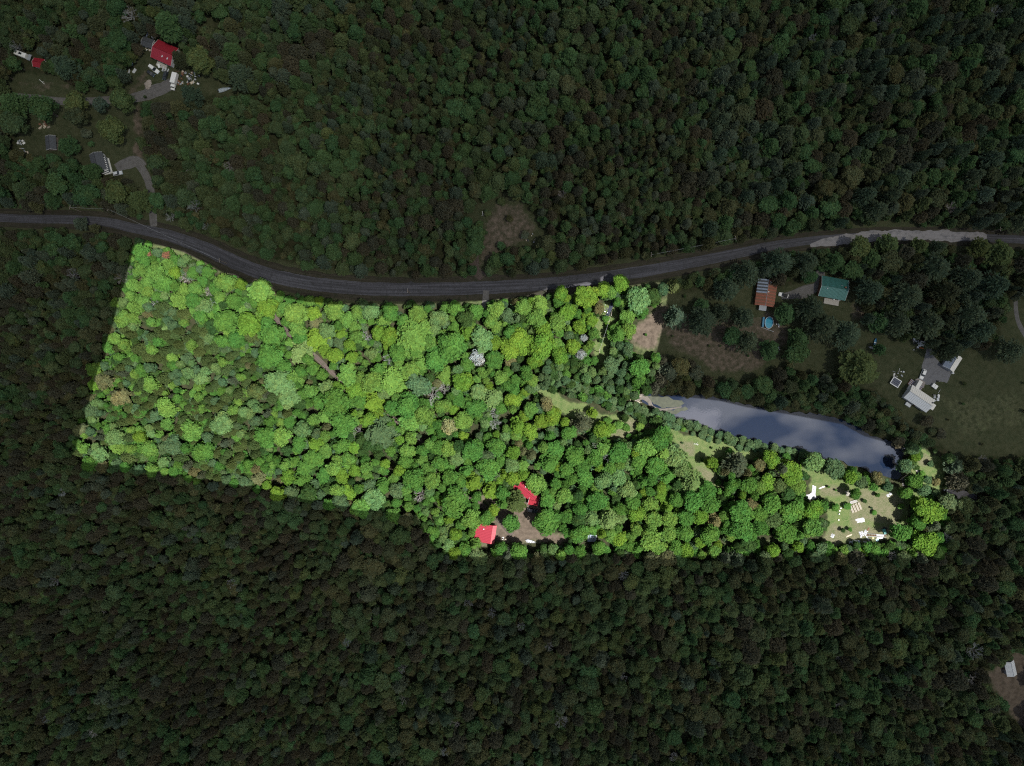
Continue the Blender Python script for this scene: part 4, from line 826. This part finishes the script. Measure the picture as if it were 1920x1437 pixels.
# ------------------------------------------------------------------ vehicles and boats
def car(label, px, py, vec, L_=4.6, Wd=1.85, m='white', roofm=None, hh=1.45, cat='car', name='parked_car', van=False):
    t = thing(name, label, cat, px, py, 0.03, ang(*vec)); h2 = .95 if not van else 1.0
    g = G(); xs_ = [-L_/2, -L_/2+.18, -L_*.28, L_*.22, L_/2-.25, L_/2]; zt = [.62, .86, h2-.02, h2-.05, .80, .55]; wy = [.80, .95, 1, 1, .95, .78]
    vs = []
    for x, z_, w_ in zip(xs_, zt, wy): w2 = Wd/2*w_; vs += [(x, -w2, .28), (x, -w2, z_*.8), (x, -w2*.88, z_), (x, w2*.88, z_), (x, w2, z_*.8), (x, w2, .28)]
    fs = [tuple(reversed(range(6))), tuple(range(30, 36))]+[(i*6+j, (i+1)*6+j, (i+1)*6+(j+1) % 6, i*6+(j+1) % 6) for i in range(5) for j in range(6)]
    fs = [f[::-1] for f in fs]
    g.add(vs, fs); part('body', g, M[m], t)
    c0, c1 = (-L_/2+.15, L_*.20) if van else (-L_*.42, L_*.20)
    def cab(a, b_, top, z0, z1, inset):
        w0, w1 = Wd/2*.9, Wd/2*inset; g = G()
        return g.add([(a, -w0, z0), (b_, -w0, z0), (b_, w0, z0), (a, w0, z0), (a+top[0], -w1, z1), (b_-top[1], -w1, z1), (b_-top[1], w1, z1), (a+top[0], w1, z1)], [(3, 2, 1, 0), (4, 5, 6, 7), (0, 1, 5, 4), (1, 2, 6, 5), (2, 3, 7, 6), (3, 0, 4, 7)])
    part('glasshouse', cab(c0, c1, (.35, .75), h2-.06, hh-.06, .74), M['glass'], t)
    g = G(); w1 = Wd/2*.73; g.box((c0+.40+c1-.80)/2, 0, hh-.06, (c1-.78)-(c0+.38), w1*2, .08, bev=.03); part('roof', g, M[roofm or m], t)
    for x in (-L_*.31, L_*.32):
        for s_ in (-1, 1):
            g = G(); g.cyl(x, s_*Wd/2-(.2 if s_ > 0 else 0), .32, .32, .2, 14, axis='y'); wh = part('wheel', g, M['black'], t)
            g = G(); g.cyl(x, s_*Wd/2+(-.01 if s_ > 0 else -.012), .32, .18, .025, 10, axis='y'); part('rim', g, M['alum'], wh)
    for s_ in (-1, 1): g = G(); g.box(L_/2-.06, s_*Wd*.33, .55, .1, .3, .14); part('headlight', g, M['cyan'], t)
    for s_ in (-1, 1): g = G(); g.box(L_*.16, s_*(Wd/2+.06), .92, .18, .16, .12); part('mirror', g, M[m], t)
    return t
car('white car with black windscreen beside the asphalt parking pad', 1729, 702, (-7, 16), 5.0, 2.0, 'white')
car('white and black car parked beside the rusty striped roof', 1468, 554, (-18, -5), 4.7, 1.85, 'white', 'black')
car('silver car parked at the edge of the gravel pad', 222, 326, (16, -3), 4.4, 1.8, 'lgrey')
car('long white van parked beside a dark car', 290, 131, (17, 13), 5.4, 1.95, 'white', None, 2.0, 'van', 'white_van', True)
car('dark blue car parked behind the white van', 284, 139, (14, 9), 4.2, 1.75, 'dark')
car('black pickup with pale blue glass under the dark red porch roof', 997, 957, (17, 3), 4.9, 1.9, 'dark', 'dark')
car('black car in shade between white van and box truck', 311, 143, (-6, 16), 4.2, 1.8, 'dark')
t = thing('box_truck', 'white box truck parked on the gravel yard', 'truck', 329, 155, .03, ang(-5, 20))
g = G(); g.box(-1.2, 0, .75, 4.9, 2.3, 2.1, bev=.06); part('cargo_box', g, M['white'], t)
g = G(); g.box(2.25, 0, .55, 1.7, 2.0, 1.35, bev=.35); part('cab', g, M['white'], t)
g = G(); g.box(2.75, 0, 1.25, .8, 1.75, .62, bev=.25); part('windscreen', g, M['glass'], t)
g = G(); g.box(3.45, 0, .5, 1.1, 1.9, .62, bev=.15); part('bonnet', g, M['white'], t)
g = G(); g.box(.2, 0, .45, 7.0, .9, .25); part('chassis', g, M['black'], t)
for x in (-2.2, 2.9):
    for s_ in (-1, 1): g = G(); g.cyl(x, s_*1.0-(.28 if s_ > 0 else 0), .45, .45, .28, 14, axis='y'); part('wheel', g, M['black'], t)
def hull(name, label, px, py, vec, L_, Wd, m, cat='boat', inner='grey', seats=3, z=0.05, h=.55, point=1.0):
    t = thing(name, label, cat, px, py, z, ang(*vec)); vs = []; nst = 11; st = []
    for i in range(nst):
        u = i/(nst-1); w = Wd/2*(max(.02, 1-(2*u-1)**2)**.6 if point == 2 else min(1, (1-u)**.55*1.25+.0)*(.86+.14*min(1, u*5))); zz = h*(1+.25*u*u); st.append((-L_/2+u*L_, max(w, .03), zz))
    for x, w, zz in st: vs += [(x, -w, zz), (x, -w*.75, .1), (x, 0, 0), (x, w*.75, .1), (x, w, zz), (x, w*.90, zz), (x, w*.66, .16), (x, 0, .1), (x, -w*.66, .16), (x, -w*.90, zz)]
    fs = [(i*10+j, i*10+(j+1) % 10, (i+1)*10+(j+1) % 10, (i+1)*10+j) for i in range(nst-1) for j in range(10)]+[tuple(range(9, -1, -1)), tuple(range((nst-1)*10, nst*10))]
    g = G(); g.add(vs, fs); part('hull', g, M[m], t)
    for i in range(seats):
        x = -L_*.3+i*L_*.24; w = [q for q in st if q[0] >= x][0][1]; g = G(); g.box(x, 0, h*.72, .3, w*1.75, .06); part('thwart', g, M[inner], t)
    return t
t = hull('motor_boat', 'pale grey open boat lying on dark grass', 422, 169, (26, -6), 6.0, 1.9, 'alum', seats=3); g = G(); g.box(-3.1, 0, .4, .5, .4, .6, bev=.1); part('outboard_motor', g, M['dark'], t)
t = hull('dinghy', 'white upturned-looking boat on dirt below the big round tree', 996, 1015.5, (16, 3), 4.6, 1.5, 'tarp', inner='lgrey'); g = G(); g.box(-2.4, .2, .3, .8, .3, .3); part('outboard_motor', g, M['grey'], t)
hull('canoe', 'bright blue canoe beside a white canoe', 1640, 642, (3, -13), 4.0, 1.1, 'pblue', 'canoe', 'white', 2, point=2)
hull('canoe', 'white canoe below the blue canoe', 1635, 653, (13, 4), 3.6, 1.0, 'lgrey', 'canoe', 'offw', 2, point=2)
# camper
t = thing('camper_trailer', 'white camper trailer with a dark roof hatch at the left', 'camper', 43, 105, .03, ang(22, 8)); g = G(); g.box(0, 0, .5, 5.6, 2.3, 2.0, bev=.3); part('body', g, M['white'], t)
g = G(); g.box(.4, .1, 2.5, 1.4, .9, .12); part('roof_hatch', g, M['glass'], t); g = G(); g.bar((-2.8, 0, .5), (-3.9, 0, .45), .07); part('drawbar', g, M['grey'], t)
for s_ in (-1, 1): g = G(); g.cyl(0, s_*1.1-(.2 if s_ > 0 else 0), .35, .35, .2, 12, axis='y'); part('wheel', g, M['black'], t); g = G(); g.box(-.8, s_*1.16, 1.3, 1.2, .05, .6); part('window', g, M['glass'], t)
def trailer(label, px, py, vec, L_, Wd, m='white', h=.6):
    t = thing('small_trailer', label, 'trailer', px, py, .03, ang(*vec)); g = G(); g.box(0, 0, .45, L_, Wd, h, bev=.05); part('box_body', g, M[m], t)
    for s_ in (-1, 1): g = G(); g.cyl(0, s_*Wd/2-(.0 if s_ > 0 else .18), .3, .3, .18, 12, axis='y'); part('wheel', g, M['black'], t)
    g = G(); g.bar((-L_/2, 0, .5), (-L_/2-.9, 0, .45), .05); part('drawbar', g, M['grey'], t)
    return t
trailer('small white trailer next to the white van', 299.5, 125, (2, 8), 1.9, 1.1, 'white', .5)
t = trailer('white twin lidded trailer at the right of the farmhouse entry', 1750.5, 724.5, (10, 7), 2.6, 1.9, 'white', .7); g = G(); g.box(0, 0, 1.15, .08, 1.9, .04); part('lid_seam', g, M['black'], t)
t = thing('storage_box', 'white rectangular box on the lawn left of the farmhouse', 'storage box', 1704.5, 727, 0, ang(5, -9)); g = G(); g.box(0, 0, 0, 2.3, 1.4, .7, bev=.05); part('body', g, M['white'], t); g = G(); g.box(0, 0, .7, 2.4, 1.5, .08, bev=.02); part('lid', g, M['cream'], t)
t = thing('barrel', 'black barrel on the parking pad', 'barrel', 1757, 715, .03, 0); g = G(); g.cyl(0, 0, 0, .35, .9, 14); part('body', g, M['dark'], t); g = G(); g.cyl(0, 0, .9, .32, .04, 14); part('lid', g, M['black'], t)
t = thing('barrel', 'white tank beside the grey garage corner', 'barrel', 1785, 700, .0, 0); g = G(); g.cyl(0, 0, 0, .45, 1.0, 14); part('body', g, M['white'], t); g = G(); g.cyl(0, 0, 1.0, .2, .08, 12); part('lid', g, M['grey'], t)
# solar panel table
t = thing('solar_array', 'white framed rack of dark solar panels on the lawn', 'solar panels', 1677, 717, 0, ang(18, 11)); g = G()
for y in (-1.7, 1.7): g.box(0, y, 1.15, 4.4, .35, .16)
for x in (-2.05, 2.05): g.box(x, 0, 1.15, .35, 3.1, .16)
part('frame', g, M['white'], t)
for i in range(3):
    g = G(); g.box(0, -1.0+i*1.0, 1.18, 3.7, .88, .08); pn = part('panel', g, M['solar'], t); g = G()
    for k in range(5): g.box(-1.5+k*.75, -1.0+i*1.0, 1.262, .04, .84, .012)
    part('cell_line', g, M['grey'], pn)
for x in (-2, 2):
    for y in (-1.6, 1.6): g = G(); g.cyl(x, y, 0, .06, 1.16, 6); part('leg', g, M['grey'], t)
# junk right of solar panels and near the pads
def crate(label, px, py, vec, sx, sy, h, m, cat='crate', name='crate', z=0.0):
    t = thing(name, label, cat, px, py, z, ang(*vec)); g = G(); g.box(0, 0, 0, sx, sy, h, bev=min(.05, h*.3)); part('body', g, M[m], t); g = G(); g.box(0, 0, h, sx*.86, sy*.86, .04); part('lid', g, M[m], t); return t
crate('grey metal table top beside scattered junk under the pines', 1730, 645, (13, 3), 3.0, 2.2, .8, 'lgrey', 'workbench', 'workbench')
crate('orange strip of wood below the grey workbench', 1728, 653, (10, 2), 2.0, .3, .15, 'orange', 'board', 'board')
def pile(label, px, py, wx, wy, nn, ms, seed, cat='scrap heap', name='scrap_heap', big=1.0):
    """countable odds and ends of a heap: each piece is a part"""
    t = thing(name, label, cat, px, py, 0, 0); r = random.Random(seed)
    for i in range(nn):
        x, y = r.uniform(-wx, wx)*S, r.uniform(-wy, wy)*S; m = M[r.choice(ms)]; q = r.random(); g = G(); a_ = r.uniform(0, 3.14)
        if q < .4: g.box(x, y, 0, r.uniform(.5, 1.5)*big, r.uniform(.3, .9)*big, r.uniform(.2, .7), a_, bev=.05); nm = 'box'
        elif q < .6: g.cyl(x, y, 0, r.uniform(.25, .42)*big, r.uniform(.3, .9), 10); nm = 'drum'
        elif q < .8: g.bar((x, y, .15), (x+math.cos(a_)*1.8*big, y+math.sin(a_)*1.8*big, .2+r.random()*.3), .09, 5); nm = 'beam'
        else: g.sheet(x, y, .05, r.uniform(.8, 1.8)*big, r.uniform(.6, 1.2)*big, a_, seed+i, 5, .3); nm = 'sheet'
        part(nm, g, m, t)
    return t
pile('scrap and bins beside the grey workbench', 1718, 645, 7, 12, 12, ['white', 'lgrey', 'dark', 'grey'], 1)
pile('small pale junk above the solar panels', 1685, 703, 9, 6, 9, ['lgrey', 'dark', 'offw', 'grey'], 2)
pile('dark patio furniture at the right of the farmhouse', 1755, 745, 5, 8, 9, ['dark', 'lgrey', 'grey', 'white'], 3)
pile('long heap of scrap behind the box truck', 355, 147, 22, 13, 42, ['dark', 'dark', 'white', 'lgrey', 'brown', 'blueg', 'pwood', 'grey'], 4, big=1.15)
pile('scrap metal above the grey shed', 283, 61, 9, 12, 18, ['grey', 'blueg', 'lgrey', 'dark'], 5, big=1.1)
pile('junk along the front of the grey shed', 272, 91, 10, 5, 12, ['lgrey', 'dark', 'white', 'pwood'], 6, big=.8)
pile('pale and teal lumber left of the dirt drive', 250, 113, 4, 10, 9, ['lgrey', 'teal', 'grey'], 7)
pile('white scrap on dark grass in the upper left clearing', 417, 92, 15, 6, 12, ['white', 'lgrey', 'grey'], 8)
pile('small heap of rubbish at the far upper left lawn', 40, 268, 6, 4, 9, ['lgrey', 'white', 'grey'], 9, big=.8)
pile('second pale rubbish heap below the first by the left lawn', 46, 284, 9, 5, 10, ['lgrey', 'pwood', 'grey'], 10, big=.8)
pile('firewood pile of reddish logs on the left lawn', 85, 234, 10, 7, 16, ['brown', 'wood', 'pwood'], 11, 'woodpile', 'woodpile')
pile('white and red bits in the gap of the top woods', 520, 115, 7, 9, 6, ['white', 'red', 'dark'], 12, big=.8)
pile('bits beside the dark roofed shed', 105, 271, 2, 8, 8, ['white', 'grey', 'dark'], 13, big=.7)
pile('white debris under the pines beside the pool', 1458, 652, 4, 5, 5, ['white', 'grey'], 14, big=.6)
pile('rubbish in the middle clearing above the road', 990, 447, 12, 8, 10, ['lgrey', 'grey', 'pwood', 'dark'], 15, big=.7)
pile('debris by the dark stream under the lit wood edge', 1139, 580, 5, 8, 7, ['lgrey', 'dark', 'white'], 16, big=.6)
pile('grey scrap glimpsed between the crowns of the lit wood', 833, 632, 5, 3, 7, ['lgrey', 'white', 'blueg'], 17, big=.9)
pile('pale stones at the yard of the red garage', 945, 1009, 4, 4, 5, ['pwood', 'lgrey'], 18, big=.6)
t = thing('log', 'thin white birch log beside the left track', 'log', 79, 154, 0, ang(9, 8)); g = G(); g.bar((-1.6, 0, .15), (1.6, 0, .15), .14, 7); part('stem', g, M['offw'], t); g = G(); g.bar((0, 0, .15), (.7, .7, .2), .07, 5); part('branch', g, M['offw'], t)
t = thing('log', 'pale log lying on the grass left of the firewood', 'log', 47, 238, 0, ang(1, 12)); g = G(); g.bar((-1.8, 0, .15), (1.8, 0, .15), .13, 7); part('stem', g, M['offw'], t); g = G(); g.bar((0, 0, .15), (.6, -.5, .2), .06, 5); part('branch', g, M['offw'], t)
t = thing('lumber_stack', 'pale lumber lying beside the dirt drive in the upper left', 'lumber', 241, 138, 0, ang(-6, 18))
for i in range(4): g = G(); g.box(0, -.3+i*.2, 0, 4.2-.4*i, .14, .12); part('plank', g, M['lgrey'], t)
t = thing('sheet_metal', 'grey sheet lying beside the pale lumber', 'metal sheet', 252, 133, .02, ang(5, -8)); g = G(); g.sheet(0, 0, 0, 2.2, 1.3, 0, 3, 5, .15); part('panel', g, M['lgrey'], t)
t = thing('brush_pile', 'round brown brush pile on the gravel drive', 'brush pile', 278, 160, 0, 0); g = G(); g.blob(0, 0, 0, 1.7, 2.1, .9, 5, 2, .3); part('heap', g, M['twig'], t)
for i in range(26):
    a_, rr_ = rng.uniform(0, 6.28), rng.uniform(.2, 1.9); g = G(); g.bar((rr_*math.cos(a_), rr_*1.1*math.sin(a_), .95-rr_*.35), (rr_*math.cos(a_)+rng.uniform(-.9, .9), rr_*math.sin(a_)+rng.uniform(-.9, .9), 1.05-rr_*.3), .05, 4); part('branch', g, M['twig' if i % 2 else 'wood'], t)
# pool
t = thing('swimming_pool', 'oval blue above-ground pool with a deck', 'swimming pool', 1440.5, 605.5, 0, ang(-2, 20)); ov = [(2.75*math.cos(2*math.pi*i/28), 1.95*math.sin(2*math.pi*i/28)) for i in range(28)]
g = G(); g.slab([(x*.95, y*.95, .95) for x, y in ov], .9); part('water', g, M['blue'], t)
g = G()
for i in range(28):
    a_, b_ = ov[i], ov[(i+1) % 28]; g.bar((*a_, 1.08), (*b_, 1.08), .10, 5)
part('rim', g, M['white'], t)
g = G(); g.add([(x, y, 0) for x, y in ov]+[(x, y, 1.05) for x, y in ov], [(i, (i+1) % 28, 28+(i+1) % 28, 28+i) for i in range(28)]); part('wall', g, M['pblue'], t)
for i in range(3): g = G(); g.box(0, -2.35-i*.28, .0, 4.6, .24, .9); part('deck_board', g, M['pblue'], t)
g = G(); g.box(2.0, .0, 0, .1, 6.4, 1.0); o = part('rail', g, M['lgrey'], t); o.location = (1.3, 0, 0); o.rotation_euler.z = -.25
t = thing('patio_table', 'round dark patio table right of the pool', 'table', 1459.5, 608.5, 0, 0); g = G(); g.cyl(0, 0, .7, .65, .05, 16); part('table_top', g, M['blueg'], t); g = G(); g.cyl(0, 0, 0, .06, .7, 6); part('leg', g, M['grey'], t)
for k, lab in enumerate(('patio chair at the left of the round table', 'patio chair at the right of the round table', 'patio chair below the round table')):
    a_ = (3.14, 0.3, 4.7)[k]; x_, y_ = W(1459.5, 608.5); t = tag(link('patio_chair', None, None, (x_+1.15*math.cos(a_), y_+1.15*math.sin(a_), 0), a_-1.57), lab, 'chair', 'chairs round the poolside table')
    g = G(); g.box(0, 0, .4, .5, .5, .05); part('seat', g, M['lgrey'], t); g = G(); g.box(0, .25, .45, .5, .05, .5); part('backrest', g, M['lgrey'], t)
    for sx in (-.22, .22):
        for sy in (-.22, .22): g = G(); g.box(sx, sy, 0, .04, .04, .4); part('leg', g, M['grey'], t)

# ------------------------------------------------------------------ the lit clearing on the right
def tarp(label, px, py, sx, sy, a_, seed, m='tarp', cat='tarpaulin', amp=.5, rag=.28):
    t = thing('tarpaulin', label, cat, px, py, .02, a_); g = G(); g.sheet(0, 0, 0, sx*S, sy*S, 0, seed, 9, amp, rag); part('sheet', g, M[m], t)
    g = G(); g.bar((-sx*S*.3, -sy*S*.2, .12), (sx*S*.25, sy*S*.3, .15), .05, 5); part('rope', g, M['lgrey'], t); return t
tarp('large bright white tarpaulin beside the wood edge, long and hooked', 1521, 931, 19, 11, .3, 4); tarp('narrow upper arm of white sheeting beside the wood edge', 1526, 919, 7, 16, -.1, 9)
tarp('crumpled white tarpaulin in the middle of the grass clearing', 1613, 976, 15, 8, .15, 2)
tarp('pair of small white rags under the pondside bushes, left one', 1665, 929.5, 4.5, 5.5, .4, 6); tarp('pair of small white rags under the pondside bushes, right one', 1669, 926.5, 5, 5, .9, 7)
tarp('white bundle with a dark side near the clearing\'s lower left', 1561, 1005, 6, 7, -.6, 8, amp=1.2)
tarp('left white bundle at the end of the long timber frame', 1615, 1002, 8, 10, .3, 12, amp=1.0); tarp('right white bundle at the end of the long timber frame', 1622.5, 999, 7, 9, -.5, 13, amp=1.0)
t = thing('white_plank', 'white plank lying on the grass at the clearing\'s upper left', 'plank', 1541, 914.5, 0, ang(12, -4)); g = G(); g.box(0, 0, 0, 3.0, .45, .1); part('board', g, M['cream'], t); g = G(); g.box(.6, .3, 0, 1.2, .2, .08); part('batten', g, M['cream'], t)
# raised beds
for i in range(4):
    cx, cy = 1597+i*4.9, 955.5-i*2.2
    t = thing('garden_bed', 'raised garden bed, %s from the left of the four slanting ones' % ('first', 'second', 'third', 'fourth')[i], 'garden bed', cx, cy, 0, ang(5.5, 13), 'slanting raised garden beds'); Lb = 3.6-.15*abs(i-1.5)
    for s_ in (-1, 1): g = G(); g.box(0, s_*.36, 0, Lb, .09, .36); part('side_board', g, M['pwood'], t)
    for s_ in (-1, 1): g = G(); g.box(s_*Lb/2, 0, 0, .09, .8, .36); part('end_board', g, M['pwood'], t)
    g = G(); g.box(0, 0, 0, Lb-.1, .62, .28); part('soil', g, M['concrete'], t)
    g = G()
    for k in range(7): g.blob(-Lb/2+.4+k*.46, rng.uniform(-.12, .12), .28, .16, .15, .16, k, 1)
    part('seedlings', g, mat('seedling', (.12, .16, .07), .9, .2, 4), t)
t = thing('garden_bed', 'raised garden bed lying crosswise above the four slanting ones', 'garden bed', 1600, 941, 0, ang(13, -4))
for s_ in (-1, 1): g = G(); g.box(0, s_*.5, 0, 3.2, .1, .4); part('side_board', g, M['lgrey'], t); g = G(); g.box(s_*1.6, 0, 0, .1, 1.1, .4); part('end_board', g, M['lgrey'], t)
g = G(); g.box(0, 0, 0, 3.1, .9, .3); part('soil', g, M['stone'], t)
for k, (x, y) in enumerate([(1582, 945.5), (1585, 949), (1576, 953), (1574, 958), (1573, 964), (1572, 975)]):
    t = thing('bucket', 'white bucket beside the garden beds, %s from the top of the curved row' % ('first', 'second', 'third', 'fourth', 'fifth', 'last')[k], 'bucket', x, y, 0, 0, 'white buckets in a curved row'); g = G(); g.cyl(0, 0, 0, .22, .42, 10, .28); part('body', g, M['tarp'], t); g = G(); g.cyl(0, 0, .42, .3, .03, 10); part('rim', g, M['white'], t)
t = thing('old_pallet', 'grey weathered pallet above the garden beds', 'pallet', 1590, 925, 0, .3)
for i in range(5): g = G(); g.box(-.9+i*.45, 0, .1, .3, 2.2, .06); part('slat', g, M['lichen'], t)
g = G(); g.box(0, -.9, 0, 2.2, .12, .1); part('bearer', g, M['lichen'], t); g = G(); g.box(0, .9, 0, 2.2, .12, .1); part('bearer', g, M['lichen'], t)
# long timber frame
t = thing('timber_frame', 'long ladder-like timber frame with white rails near the lower clearing edge', 'timber frame', 1643, 1004, 0, ang(36, 2))
for y in (-.55, .0, .55): g = G(); g.box(0, y, .3, 9.0, .14, .16); part('rail', g, M['tarp' if y else 'brown'], t)
for i in range(12): g = G(); g.box(-4.2+i*.76, 0, .22, .12, 1.2, .08); part('rung', g, M['brown'], t)
for x in (-3.5, 0, 3.5): g = G(); g.box(x, 0, 0, .2, 1.3, .22); part('bearer', g, M['wood'], t)
g = G(); g.sheet(1.6, .1, .48, 3.6, .8, 0, 4, 5, .1, .1); part('cover', g, M['tarp'], t)
for k, (x, y, v, L_) in enumerate([(1627, 1011, (7, 12), 4.0), (1592, 1005, (12, -5), 3.0), (1628, 993, (5, -7), 1.6)]):
    t = thing('plank', ('long white plank slanting down from the timber frame', 'weathered plank left of the timber frame', 'short brown plank above the timber frame')[k], 'plank', x, y, 0, ang(*v)); mm = M[('tarp', 'pwood', 'brown')[k]]
    g = G(); g.box(0, 0, 0, L_, .38, .12); part('board', g, mm, t); g = G(); g.box(.2, .35, 0, L_*.8, .16, .1); part('batten', g, mm, t)
crate('green and white open bin right above the timber frame', 1657.5, 996.5, (5, 11), 2.3, 1.3, .8, 'teal', 'bin', 'bin'); crate('dark bin lid beside the green bin', 1659, 990.5, (10, 2), 2.0, .7, .4, 'dark', 'bin', 'bin')
crate('pale yellow square panel below the timber frame', 1637, 1009, (4, 0), .9, .9, .15, 'yellow', 'panel', 'panel')
tarp('pale blue sheet below the right half of the timber frame', 1650, 1009, 12, 3.5, .1, 21, 'lgrey', 'sheet', .2, .1); tarp('pale blue sheet at the lower end of the timber frame', 1645, 1013, 5, 5, .5, 22, 'cyan', 'sheet', .2, .1)
car('grey wrecked car at the lower edge of the clearing', 1604, 1016, (14, 1), 3.6, 1.7, 'alum', 'lgrey', 1.3)
pile('scattered grey scrap around the wrecked car', 1612, 1018, 20, 4, 16, ['lgrey', 'white', 'grey', 'blueg'], 19, big=.8)
t = thing('fire_ring', 'small dark ring on the grass right of the timber frame', 'fire ring', 1675, 989, 0, 0)
for k in range(9): g = G(); g.blob(.55*math.cos(k*.7), .55*math.sin(k*.7), .0, .17, .16, .2, k, 1); part('stone', g, M['stone'], t)
g = G(); g.cyl(0, 0, 0, .4, .05, 10); part('ash', g, M['black'], t)
# footbridge and rocks at the outlet of the pond
t = thing('footbridge', 'narrow grey plank walkway at the right end of the pond', 'footbridge', 1719, 883, .0, ang(14, 19))
for s_ in (-.35, .35): g = G(); g.box(0, s_, .2, 5.8, .1, .14); part('beam', g, M['wood'], t)
for i in range(14): g = G(); g.box(-2.7+i*.415, 0, .34, .33, .95, .05); part('plank', g, M['lichen'], t)
t = thing('dam_plank', 'pale timber across the lower right tip of the pond', 'plank', 1694, 895, .1, ang(14, -11)); g = G(); g.bar((-2, 0, .1), (2, 0, .2), .12, 6); part('pole', g, M['pwood'], t); g = G(); g.bar((-1.6, -.3, .05), (1.7, -.25, .1), .08, 6); part('pole', g, M['wood'], t)
t = thing('rock_pile', 'dark rocks piled at the pond outlet', 'rock pile', 1697, 904, 0, 0)
for k in range(24): g = G(); g.blob(rng.uniform(-1.3, 1.3), rng.uniform(-1.8, 1.8), 0, rng.uniform(.25, .5), rng.uniform(.25, .5), rng.uniform(.2, .45), k, 1, .35); part('rock', g, M['stone' if k % 4 == 0 else 'dgrey'], t)
t = thing('rock_pile', 'pale stones and dry sticks at the left tip of the pond', 'rock pile', 1193, 748, 0, 0)
for k in range(40): g = G(); g.blob(rng.uniform(-3, 3), rng.uniform(-2.0, 2.0), 0.02, rng.uniform(.12, .36), rng.uniform(.12, .3), rng.uniform(.1, .25), k, 1, .3); part('stone', g, M['pwood' if k % 3 else 'concrete'], t)
for k in range(14): x, y = rng.uniform(-3, 3), rng.uniform(-2.5, 2.5); g = G(); g.bar((x, y, .1), (x+rng.uniform(-1, 1), y+rng.uniform(-1, 1), .2), .05, 4); part('stick', g, M['twig'], t)
t = thing('stone_weir', 'white frothing stones where the stream meets the clearing', 'weir', 1773, 917, 0, 0)
for k in range(8): g = G(); g.blob(rng.uniform(-.9, .9), rng.uniform(-1.0, 1.0), .02, .35, .28, .2, k, 1); part('stone', g, M['white'], t)

# ------------------------------------------------------------------ utility poles and wires
poles = [((152, 397), 'utility pole at the left where the upper drive ends'), ((220, 400), 'utility pole on the left road bend near the driveway'), ((425, 494), 'utility pole below the road at the wood corner'), ((769, 550), 'utility pole beside the road at the centre'), ((1023, 548), 'utility pole beside the road right of centre'),
         ((1142, 592), 'utility pole at the dark stream'), ((1120, 660), 'utility pole standing in the green strip'), ((1215, 484), 'utility pole above the road right of centre'), ((1369, 454), 'utility pole on the upper verge at the right bend'), ((1853, 437), 'utility pole near the right edge of the road')]
ptop = []
for (px, py), lab in poles:
    hp = 8.5; x, y = W(px, py, 0); t = tag(link('utility_pole', None, None, (x, y, 0), rng.uniform(-.2, .2)), lab, 'utility pole', 'utility poles along the road')
    g = G(); g.cyl(0, 0, 0, .16, hp, 8, .11); part('post', g, M['wood'], t); g = G(); g.box(0, 0, hp-.5, .12, 2.0, .12); part('crossarm', g, M['wood'], t)
    for s_ in (-.85, 0, .85): g = G(); g.cyl(0, s_, hp-.38, .06, .22, 6); part('insulator', g, M['white'], t)
    ptop.append((x, y, hp-.3))
for a_, b_, lab in ((1, 2, 'thin wire crossing the road at the left bend'), (5, 6, 'thin pale wire over the green strip'), (7, 8, 'thin wire along the upper verge'), (0, 1, 'thin wire over the left drive entrance')):
    g = G(); A_, B_ = Vector(ptop[a_]), Vector(ptop[b_]); o_ = Vector((A_.x, A_.y, 0)); prev = None
    for i in range(17):
        u = i/16; p = A_.lerp(B_, u)-Vector((0, 0, 4*u*(1-u)*.9))-o_
        if prev is not None: g.bar(prev, p, .022, 4)
        prev = p
    w_ = link('power_line', g.mesh('power_line', M['lgrey']), None, o_); tag(w_, lab, 'power line', 'wires strung between poles')
# fallen trunks
for k, (x, y, v, L_, lab) in enumerate([(1232, 795, (8, 3), 2, 'pale fallen branch on the ridge'), (1305, 833, (8, 1), 2.2, 'white stick on the terraced meadow'), (905, 401, (2, 9), 2.4, 'thin white trunk in the middle clearing'), (1400, 1016, (30, 2), 5, 'long log beside the lower lane'),
                                           (110, 737, (16, 6), 5, 'fallen grey trunk in the dark wood at left'), (1350, 1150, (12, 4), 4, 'grey fallen trunk in the lower right wood'), (1470, 1314, (3, 14), 5, 'grey fallen trunk in the bottom right wood')]):
    t = thing('fallen_trunk', lab, 'log', x, y, .1 if k < 4 else 3.0, ang(*v)); g = G(); g.bar((-L_/2, 0, .15), (L_/2, 0, .2), .14, 7, .08); part('trunk', g, M['offw'], t); g = G(); g.bar((0, 0, .2), (L_*.25, .8, .3), .06, 5); g.bar((L_*.2, 0, .2), (L_*.4, -.7, .3), .05, 5); part('branch', g, M['offw'], t)
    if k >= 4: t.location.z = 0.0
